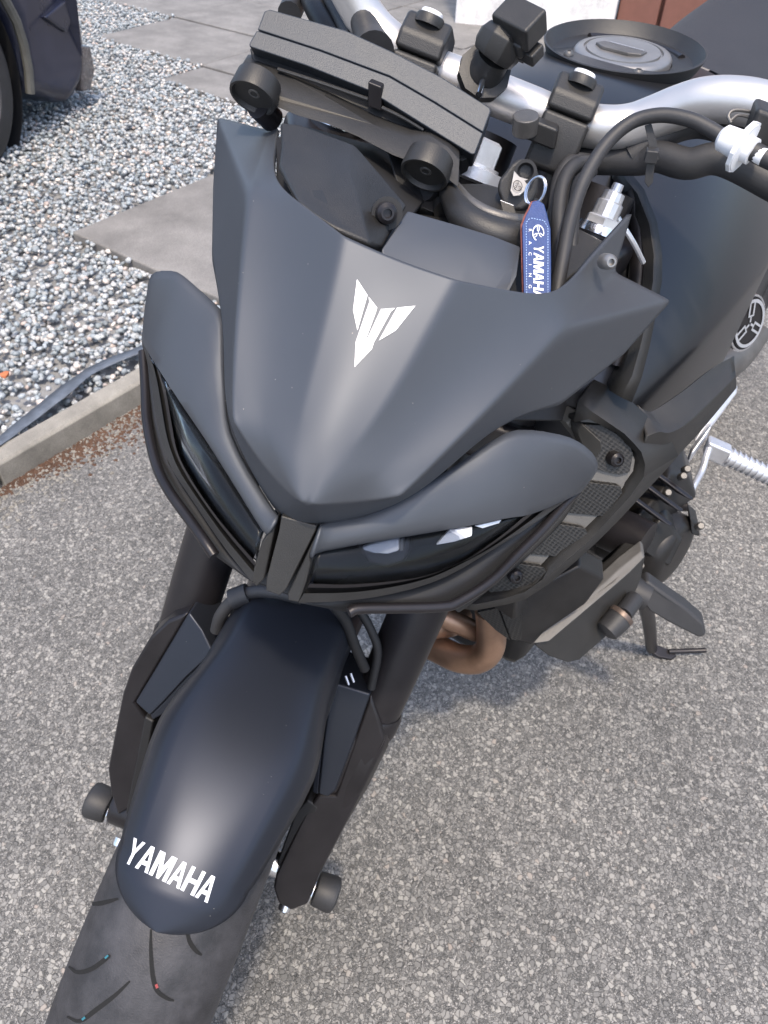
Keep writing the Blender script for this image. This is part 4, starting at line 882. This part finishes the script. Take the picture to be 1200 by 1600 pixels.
# recessed face
prism('scoop_face', px3([(884, 660, .628), (905, 645, .622), (960, 670, .622), (992, 705, .626), (1000, 735, .631), (985, 765, .640), (920, 835, .655), (860, 890, .668), (835, 917, .674), (762, 934, .680), (740, 938, .680), (800, 876, .668), (867, 815, .655), (902, 762, .642), (930, 728, .634), (908, 690, .630)]), dirB((-.2, -1, 0)) * .012, M['bar'], scoop, bevel=.001)
wins = [[(912, 664, .620), (940, 664, .620), (968, 680, .620), (990, 708, .624), (984, 738, .629), (968, 742, .630), (944, 737, .630), (928, 731, .629), (932, 700, .626)],
        [(912, 753, .634), (970, 760, .634), (973, 770, .636), (945, 806, .645), (938, 807, .645), (884, 801, .646)],
        [(866, 818, .648), (915, 826, .647), (919, 834, .649), (880, 871, .658), (826, 866, .660)],
        [(807, 881, .660), (850, 887, .659), (854, 894, .661), (833, 916, .668), (800, 927, .673), (764, 929, .676), (766, 915, .672)]]
for w in wins: prism('perforated_window', px3([(a_, b__, c__ + .0015) for a_, b__, c__ in w]), dirB((-.2, -1, 0)) * .005, M['gauze'], scoop, bevel=.0004)
prism('scoop_wedge', px3([(904, 669, .617), (911, 662, .616), (941, 690, .610), (941, 705, .611), (925, 728, .620), (917, 712, .62), (905, 682, .618)]), dirB((-.4, -.9, 0)) * .012, M['gplastic'], scoop, bevel=.0015)
tube('scoop_rail', px3([(900, 767, .636), (867, 813, .646), (804, 875, .660), (742, 925, .672), (712, 948, .680)]), [.004, .0055, .0055, .0065, .006], M['gplastic'], scoop, n=10)
bolt('scoop_bolt', D(963, 718, .623), -nrm(ray(900, 800)) * .8 + dirB((.1, .6, 0)), .0062, M['blackmetal'], scoop)
bolt('scoop_bolt', D(806, 901, .662), -nrm(ray(900, 800)) * .8 + dirB((.1, .6, 0)), .0062, M['blackmetal'], scoop)
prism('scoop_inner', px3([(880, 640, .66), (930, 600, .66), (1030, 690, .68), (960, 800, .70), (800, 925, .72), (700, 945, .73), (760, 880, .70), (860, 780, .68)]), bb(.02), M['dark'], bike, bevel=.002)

# trim arc and dark frame gap between cowl and tank
arc_o = [(975, 262, .60), (1005, 300, .592), (1024, 350, .588), (1031, 400, .587), (1031, 440, .588), (1022, 490, .592), (1012, 540, .597), (1000, 590, .602), (985, 628, .606)]
arc_i = [(962, 275, .605), (990, 312, .597), (1006, 355, .592), (1012, 400, .59), (1010, 440, .592), (1003, 490, .596), (990, 540, .60), (975, 585, .606), (955, 612, .61)]
loft('tank_front_trim', [px3(arc_o), [(a + b) / 2 - ray(1000, 450) * .003 for a, b in zip(px3(arc_o), px3(arc_i))], px3(arc_i), [p + bb(.02) for p in px3(arc_i)]], M['gplastic'], bike, solid=.003)
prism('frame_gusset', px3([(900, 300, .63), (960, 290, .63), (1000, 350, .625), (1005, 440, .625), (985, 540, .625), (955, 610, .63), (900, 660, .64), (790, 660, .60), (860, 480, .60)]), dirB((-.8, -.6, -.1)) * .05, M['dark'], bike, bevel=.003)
tube('coolant_pipe', px3([(985, 300, .60), (1000, 360, .603), (1000, 430, .605), (985, 500, .61), (960, 570, .62)]), .009, M['blackmetal'], bike, n=14)
tube('brake_pipe', px3([(965, 340, .55), (990, 380, .56), (1005, 410, .575)]), .002, M['alu'], bike, n=8)

# exhaust headers
for pth, r_ in (([(766, 950, .86), (768, 985, .89), (764, 1015, .91), (745, 1030, .925), (715, 1028, .94), (685, 1014, .955), (655, 1000, .97)], .0175),
                ([(690, 962, .90), (712, 972, .905), (740, 985, .92), (760, 990, .94)], .0125), ([(655, 985, .93), (680, 978, .93), (705, 975, .95), (720, 960, .97)], .0155)):
    tube('exhaust_header', px3(pth), r_, M['bronze'], bike, n=24)

# belly panel
bl_f = [(1004, 864, .955), (1008, 872, .955), (1002, 905, .965), (985, 945, .965), (966, 965, .955), (960, 985, .95), (905, 1033, .93), (887, 1037, .925), (856, 1026, .915), (833, 1008, .905), (858, 1003, .898), (960, 918, .925)]
prism('belly_panel', px3(bl_f), bb(.05), M['gplastic'], bike, bevel=.003, seg=3)
prism('belly_edge', px3([(1003, 861, .945), (1008, 871, .946), (985, 895, .935), (960, 917, .922), (858, 1003, .892), (832, 1007, .895), (834, 998, .895), (852, 985, .897), (947, 908, .925), (967, 889, .935)]), bb(.02), M['bar'], bike, bevel=.002)  # lit top strip: its brightness is put into a paler colour
# engine side, lower
tube('starter_motor', px3([(948, 822, 1.02), (985, 838, 1.0), (1008, 850, .99)]), .030, M['blackmetal'], eng, n=28, k=0)
tube('coolant_hose', px3([(870, 900, .93), (900, 912, .94), (925, 930, .95), (900, 965, .96)]), .016, M['rubber'], eng, n=18)
tube('coolant_hose', px3([(900, 880, .98), (935, 885, .98), (960, 880, 1.0)]), .006, M['castgrey'], eng, n=12)
ec0 = np.array(D(1046, 862, 1.085)); axc = nrm(dirB((.15, 1, .1)))
cover = lathe('engine_cover', ec0 - axc * .05, axc, [(-.05, .056), (.045, .056), (.054, .053), (.060, .046), (.062, .036), (.062, .010)], M['engine'], eng, n=44)
prism('cover_facet', px3([(1030, 811, 1.030), (1043, 812, 1.032), (1068, 846, 1.045), (1047, 888, 1.058), (1026, 878, 1.052), (1007, 866, 1.040), (1012, 836, 1.032)]), bb(.03), M['engine'], cover, bevel=.005, seg=3)
prism('cover_lug', px3([(1078, 808, 1.05), (1092, 820, 1.06), (1094, 840, 1.065), (1080, 836, 1.06)]), bb(.03), M['engine'], cover, bevel=.003, seg=3)
prism('upper_casing', px3([(1045, 738, 1.05), (1075, 742, 1.07), (1090, 780, 1.09), (1050, 800, 1.07), (1030, 815, 1.05), (1005, 860, 1.04), (985, 840, 1.02), (1000, 800, 1.02), (1030, 770, 1.03)]), bb(.08), M['engine'], eng, bevel=.006)
for a, b__, c__ in ((1005, 790, 1.01), (1022, 768, 1.02), (1038, 750, 1.03)):
    box('casing_rib', D(a, b__, c__), (nrm(D(a + 30, b__ + 22, c__) - D(a, b__, c__)), dirB((0, 1, 0)), dirB((1, 0, 0))), (.035, .012, .005), M['blackmetal'], eng, bevel=.003)
for a, b__ in ((1073, 733), (1067, 744), (1043, 770), (1008, 822), (1015, 838), (1000, 884), (977, 807), (1094, 822)):
    lathe('casing_bolt', D(a, b__, 1.025), -ray(a, b__) + np.array([0, .3, .3]), [(-.01, .0052), (.003, .0052), (.005, .0038)], M['castgrey'], eng, n=12)
# frame slider
fs = lathe('frame_slider', D(985, 922, .995), D(1012, 934, .99) - D(985, 922, .995), [(-.02, .02), (0, .021), (.018, .0185), (.024, .0175)], M['rubber'], bike, n=28)
prism('slider_tooth', px3([(1000, 915, .985), (1012, 908, .98), (1034, 924, .98), (1072, 950, .985), (1100, 974, .99), (1104, 994, .992), (1092, 998, .995), (1045, 974, .995), (1015, 956, .995), (1003, 940, .99)]), bb(.02), M['rubber'], fs, bevel=.004, seg=3)
lathe('end_bung', D(945, 990, .93), D(978, 955, .935) - D(945, 990, .93), [(0, .008), (.004, .014), (.02, .0155), (.03, .0155)], M['rubber'], bike, n=24)
lathe('bung_ring', D(968, 965, .933), D(978, 955, .935) - D(945, 990, .93), [(0, .0158), (.0035, .0162), (.006, .0158)], M['plate'], bike, n=24)
tube('bung_stub', px3([(974, 960, .933), (992, 935, .95)]), .011, M['rubber'], bike, k=0, n=20)
# side stand: its foot rests on the tarmac
g1 = G(1018, 1013, .022); g2 = G(1050, 1024, .008)
ss = tube('side_stand', [D(1000, 915, 1.08), (D(1000, 915, 1.08) + g1) / 2 + np.array([0, 0, .01]), g1], [.013, .011, .010], M['blackmetal'], bike, n=14)
gg = [G(1008, 1006, .02), G(1024, 1006, .02), G(1050, 1016, .010), G(1058, 1024, .008), G(1050, 1030, .006), G(1030, 1026, .010), G(1014, 1016, .016)]
prism('stand_foot', gg, (0, 0, -.006), M['blackmetal'], ss, bevel=.002)
tube('stand_prong', [G(1045, 1018, .012), G(1075, 1017, .014), G(1103, 1016, .018)], .0045, M['blackmetal'], ss, n=10)
# foot peg, heel plate and gear linkage
pg = box('footpeg_bracket', D(1121, 705, 1.225), (nrm(D(1200, 740, 1.22) - D(1140, 714, 1.225)), (0, 0, 1), (1, 0, 0)), (.02, .016, .012), M['alu'], bike, bevel=.004)
a_ = D(1136, 712, 1.22); b_2 = D(1212, 748, 1.215); t_ = nrm(b_2 - a_)
tube('footpeg', [a_, b_2], .013, M['alu'], pg, k=0, n=12)
Lp = np.linalg.norm(b_2 - a_)
for k in range(9):
    c = a_ + t_ * Lp * (k + .5) / 9; V, F = tubeVF([c - t_ * .0015, c + t_ * .0015], .0155, 12); part('peg_tooth', V, F, M['alu'], pg)
prism('heel_plate', px3([(1146, 606, 1.20), (1153, 604, 1.20), (1152, 615, 1.205), (1118, 662, 1.215), (1100, 680, 1.22), (1090, 695, 1.22), (1084, 690, 1.22), (1098, 668, 1.215), (1120, 640, 1.21)]), bb(.012), M['alu'], bike, bevel=.003)
box('pivot_block', D(1092, 692, 1.22), (nrm(D(1130, 640, 1.2) - D(1090, 695, 1.2)), (0, 0, 1), (1, 0, 0)), (.028, .014, .010), M['alu'], bike, bevel=.005)
tube('gear_rod', px3([(1108, 700, 1.215), (1103, 715, 1.215), (1097, 735, 1.215), (1085, 757, 1.20), (1074, 777, 1.19), (1066, 790, 1.18)]), .0052, M['alu'], bike, n=12)
lathe('rod_joint', D(1066, 791, 1.175), (0, 1, .3), [(-.008, .008), (.008, .008)], M['blackmetal'], bike, n=16)

prism('side_box', px3([(886, 360, .505), (905, 356, .51), (958, 384, .505), (942, 402, .49), (900, 428, .475), (868, 458, .465), (866, 440, .470)]), back(.05, -.8), M['gplastic'], bike, bevel=.004, seg=3)
# ---- cables and hoses
CB = M['rubber']
def hose(pts, r_, m=CB, nm='cable', **kw): return tube(nm, px3(pts), r_, m, bike, n=14, k=8, **kw)
hose([(868, 470, .47), (880, 400, .475), (891, 345, .48), (911, 285, .485), (945, 228, .487), (985, 192, .485), (1030, 180, .48), (1075, 186, .475), (1110, 202, .472), (1130, 215, .47)], .0044)
hose([(866, 460, .50), (873, 390, .505), (874, 330, .51), (882, 282, .515), (900, 258, .52), (925, 255, .53)], .0050)
hose([(850, 440, .52), (864, 370, .52), (868, 310, .525), (876, 272, .53), (895, 250, .535), (930, 252, .55)], .0045)
hose([(893, 400, .50), (897, 330, .505), (905, 285, .51), (925, 268, .525)], .0040)
hose([(860, 258, .565), (910, 250, .565), (950, 250, .56), (1000, 250, .55), (1030, 245, .54), (1075, 256, .53), (1130, 250, .52), (1230, 300, .51)], .0105, M['rubber'], 'loom_sleeve')
hose([(985, 245, .55), (1040, 210, .54), (1090, 195, .535), (1140, 205, .53), (1230, 230, .53)], .009, M['rubber'], 'loom_sleeve')
# zip tie
zt = tube('zip_tie', px3([(1006, 176, .505), (1017, 195, .492), (1020, 225, .492), (1014, 250, .505), (1008, 262, .52)]), .0028, M['rubber'], bike, n=8, flat=None) if False else prism('zip_tie', px3([(1007, 196, .487), (1018, 193, .487), (1026, 222, .488), (1030, 250, .497), (1022, 252, .497), (1016, 240, .492), (1013, 222, .488)]), -ray(1010, 220) * -.003, M['rubber'], bike, bevel=.0006)
box('tie_head', D(1018, 243, .490), ((1, 0, 0), (0, 1, 0), (0, 0, 1)), (.004, .004, .004), M['rubber'], zt, bevel=.001)
prism('tie_tail', px3([(1011, 248, .492), (1024, 250, .492), (1020, 285, .50), (1013, 293, .503), (1007, 284, .50)]), ray(1010, 260) * .0018, M['rubber'], zt, bevel=.0004)
# white clutch-cable adjuster
ax_ = D(1178, 238, .462) - D(1130, 215, .47)
ad = lathe('cable_adjuster', D(1130, 215, .47), ax_, [(-.002, .0052), (0, .0075), (.012, .0085), (.0125, .0135), (.0155, .0135), (.016, .0075), (.0205, .0075), (.021, .0050), (.028, .0050)], M['tiewhite'], bike, n=28)
lathe('adjuster_wheel', D(1130, 215, .47), ax_, [(.0125, .0150), (.0150, .0150)], M['tiewhite'], ad, n=12, angle=20)
hose([(1176, 236, .462), (1200, 248, .46), (1260, 275, .455)], .0055)
tube('wire_clip', px3([(1140, 190, .475), (1155, 180, .475), (1182, 186, .475), (1186, 178, .475), (1150, 172, .475), (1138, 180, .475), (1142, 192, .475)]), .0010, M['castgrey'], bike, n=8)
box('lever_perch', D(1196, 196, .47), (AX, (0, 0, 1), (1, 0, 0)), (.010, .010, .012), M['plastic'], bike, bevel=.003)
# left bar end: hoses and boot
hose([(452, 22, .585), (462, 0, .60), (475, -30, .61)], .009, M['rubber'], 'hose_boot')
hose([(525, 62, .56), (508, 38, .565), (492, 10, .575), (480, -25, .59)], .0085, M['engine'], 'cable_wrap')
hose([(546, 58, .545), (532, 30, .555), (516, 0, .565), (500, -30, .58)], .0048)
hose([(560, -30, .52), (552, -5, .53), (545, 5, .535)], .006)
hose([(530, -35, .525), (545, -10, .53), (560, 10, .535)], .0055)
tube('cable_boot', px3([(553, 5, .535), (562, 18, .535), (570, 40, .535), (578, 62, .53), (584, 82, .52)]), [.0050, .0085, .0095, .011, .014], M['rubber'], bike, n=20)
tube('bar_band', px3([(583, 38, .57), (596, 46, .562), (601, 52, .566)]), .003, M['rubber'], bike, n=8)
# brake hose arching over the front wheel and inner bracket
hose([(338, 985, .70), (345, 962, .69), (365, 938, .68), (395, 925, .675), (430, 925, .67), (470, 935, .68)], .0058)
lathe('hose_grommet', D(375, 932, .677), D(385, 928, .676) - D(372, 933, .677), [(-.008, .0095), (.008, .0095)], CB, bike, n=14)
hose([(520, 945, .66), (540, 970, .68), (555, 1010, .70), (570, 1045, .72)], .0048, M['dark'], 'brake_hose')
hose([(560, 950, .70), (580, 985, .71), (590, 1020, .72), (580, 1075, .735)], .0042, M['dark'], 'brake_hose')
for p in ((520, 1062), (540, 1066), (548, 1062)): tube('spring_clip', px3([(p[0], p[1] - 10, .735), (p[0] + 5, p[1] + 4, .735)]), .0012, M['alu'], bike, k=0, n=6)

# ================================================================== KEY, FOB, MOUNT
kc = D(812, 288, .47)
key = thing('ignition_key', kc, 'black ignition key with silver crest standing in the lock', 'key')
hd = [(800, 255), (812, 247), (828, 250), (838, 260), (842, 275), (840, 300), (832, 318), (815, 330), (796, 328), (785, 318), (777, 298), (779, 282), (790, 268)]
prism('key_head', px3([(x, y, .468 + (y - 250) * .00012) for x, y in hd]), ray(810, 290) * .009, M['plastic'], key, bevel=.0025, seg=3)
lathe('key_eye', D(821, 268, .4665), -ray(821, 268), [(-.002, .0035), (-.002, .0068), (.0016, .0068), (.0016, .0050), (-.002, .0035)], M['dark'], key, n=28)
sh_ = prism('key_crest', px3([(803, 266, .4655), (812, 276, .4660), (822, 279, .467), (829, 280, .4675), (822, 297, .468), (812, 306, .4685), (802, 307, .468), (797, 298, .4675)]), ray(810, 290) * .0015, M['rim'], key, bevel=.0005)
roundel('crest_roundel', D(809, 290, .4655), nrm(D(815, 291, .466) - D(809, 290, .4655)), nrm(D(809, 282, .4645) - D(809, 290, .4655)), .0030, M['dark'], key, th=0)
box('key_blade', D(797, 334, .475), (nrm(D(800, 345, .48) - D(795, 325, .47)), AX, (1, 0, 0)), (.010, .0045, .001), M['chrome'], key, bevel=.0003)
fob = thing('key_fob', D(838, 380, .43), 'blue leather fob with white lettering hanging from the split ring', 'key fob')
rc = D(836, 298, .452)
def ringpts(c, u, v, r_, n=40): return [c + u * r_ * math.cos(t) + v * r_ * math.sin(t) for t in np.linspace(0, 2 * math.pi, n)]
ru = nrm(D(860, 290, .462) - rc); rv = nrm(D(834, 320, .448) - rc)
for o_ in (0, .0013): 
    V, F = tubeVF(ringpts(rc + ray(836, 300) * o_ + ru * o_, ru, rv, .0105), .0007, 8); part('split_ring', V, F, M['chrome'], fob)
sp = [(832, 315, .436), (841, 313, .437), (850, 319, .437), (855, 336, .434), (860, 357, .431), (861, 400, .428), (861, 440, .426), (860, 490, .426), (819, 490, .426), (818, 440, .426), (817, 400, .428), (816, 352, .431), (822, 336, .434), (828, 325, .436)]
strap = prism('strap', px3(sp), ray(840, 400) * .0028, M['blue'], fob, bevel=.0004)
prism('strap_lining', px3([(x - 3.0, y, d + .0030) for x, y, d in sp]), ray(840, 400) * .0028, M['redleather'], fob, bevel=.0006)
bs = bvh_of(strap)
# stitching
def stitches(a, b, n, nm='stitch'):
    out = []
    for i in range(n):
        p = np.array(a) + (np.array(b) - np.array(a)) * (i + .2) / n; q_ = np.array(a) + (np.array(b) - np.array(a)) * (i + .72) / n; t = nrm(np.append(q_ - p, 0))[:2]; nn = np.array([-t[1], t[0]]) * .45
        out.append([tuple(p + nn), tuple(q_ + nn), tuple(q_ - nn), tuple(p - nn)])
    return out
M['thread'] = mat('pale_thread', (.35, .5, .75), .7)
st_ = wrap('stitching', stitches((822, 348), (823, 488), 34) + stitches((856, 356), (856, 488), 32) + stitches((822, 348), (828, 341), 2) + stitches((829, 341), (850, 345), 5) + stitches((850, 345), (856, 356), 3), bs, M['thread'], fob, off=.0003)
wrap('strap_lettering', word([(849.5, 385), (849, 468), (834, 383), (833, 466)], gaps=.006), bs, M['whitebright'], fob, off=.0003)
def text2d(s):
    cu = bpy.data.curves.new('t', 'FONT'); cu.body = s; cu.size = 1; cu.align_x = 'CENTER'; o = bpy.data.objects.new('t', cu); COL.objects.link(o); bpy.context.view_layer.update()
    me = o.evaluated_get(bpy.context.evaluated_depsgraph_get()).to_mesh(); polys = [[(me.vertices[i].co.x, me.vertices[i].co.y) for i in p.vertices] for p in me.polygons]
    bpy.data.objects.remove(o); return polys
for ch, y in zip('RACING', (360, 380, 397, 414, 430, 448)):
    wrap('strap_lettering', [[(826.0 + b__ * 6.5, y + a__ * 8) for a__, b__ in p] for p in text2d(ch)], bs, M['whitebright'], fob, off=.0003)
er = Vector(ray(841, 364)).normalized(); hh = bs.ray_cast(Vector(CAM), er)
if hh[0] is not None:
    hp = np.array(hh[0]); hx = nrm(D(850, 364, .43) - D(841, 364, .43)); hy = nrm(D(841, 355, .4295) - D(841, 364, .43))
    roundel('strap_roundel', hp - ray(841, 364) * .0016, hx * .75, hy, .0044, M['whitebright'], fob, th=0)

mt = thing('clamp_mount', D(755, 120, .52), 'black clamp mount with screw and knob fixed on the silver handlebar', 'mount')
up_ = nrm(D(800, 45, .47) - D(755, 125, .535))
lathe('bar_collar', D(752, 122, .528) , up_, [(0, .017), (.004, .018), (.010, .018), (.011, .011)], M['plastic'], mt, n=10, angle=20)
tube('neck', [D(757, 116, .522), D(772, 88, .51)], [.0125, .0115], M['plastic'], mt, k=0, n=24)
V, F = tubeVF([D(769, 90, .508), D(776, 78, .505), D(786, 58, .50), D(788, 54, .50)], [.0145, .0165, .016, .0135], 9); part('knob', V, F, M['plastic'], mt, bevel=.0015, angle=20)
hx_ = nrm(D(842, 52, .485) - D(790, 25, .495)); hy_ = nrm(np.cross(hx_, up_)); hz_ = np.cross(hx_, hy_)
box('head_block', D(812, 36, .488), (hx_, hy_, hz_), (.0145, .010, .0085), M['plastic'], mt, bevel=.002)
box('head_block', D(806, 58, .497), (hx_, hy_, hz_), (.012, .009, .005), M['plastic'], mt, bevel=.002)
box('slide_clip', D(822, 78, .50), (hx_, hy_, hz_), (.0105, .006, .0045), M['plastic'], mt, bevel=.0015)
box('post', D(812, 62, .50), (hx_, hy_, hz_), (.005, .004, .014), M['plastic'], mt, bevel=.001)
tube('mount_screw', px3([(748, 148, .505), (754, 128, .513)]), .0022, M['chrome'], mt, k=0, n=10)
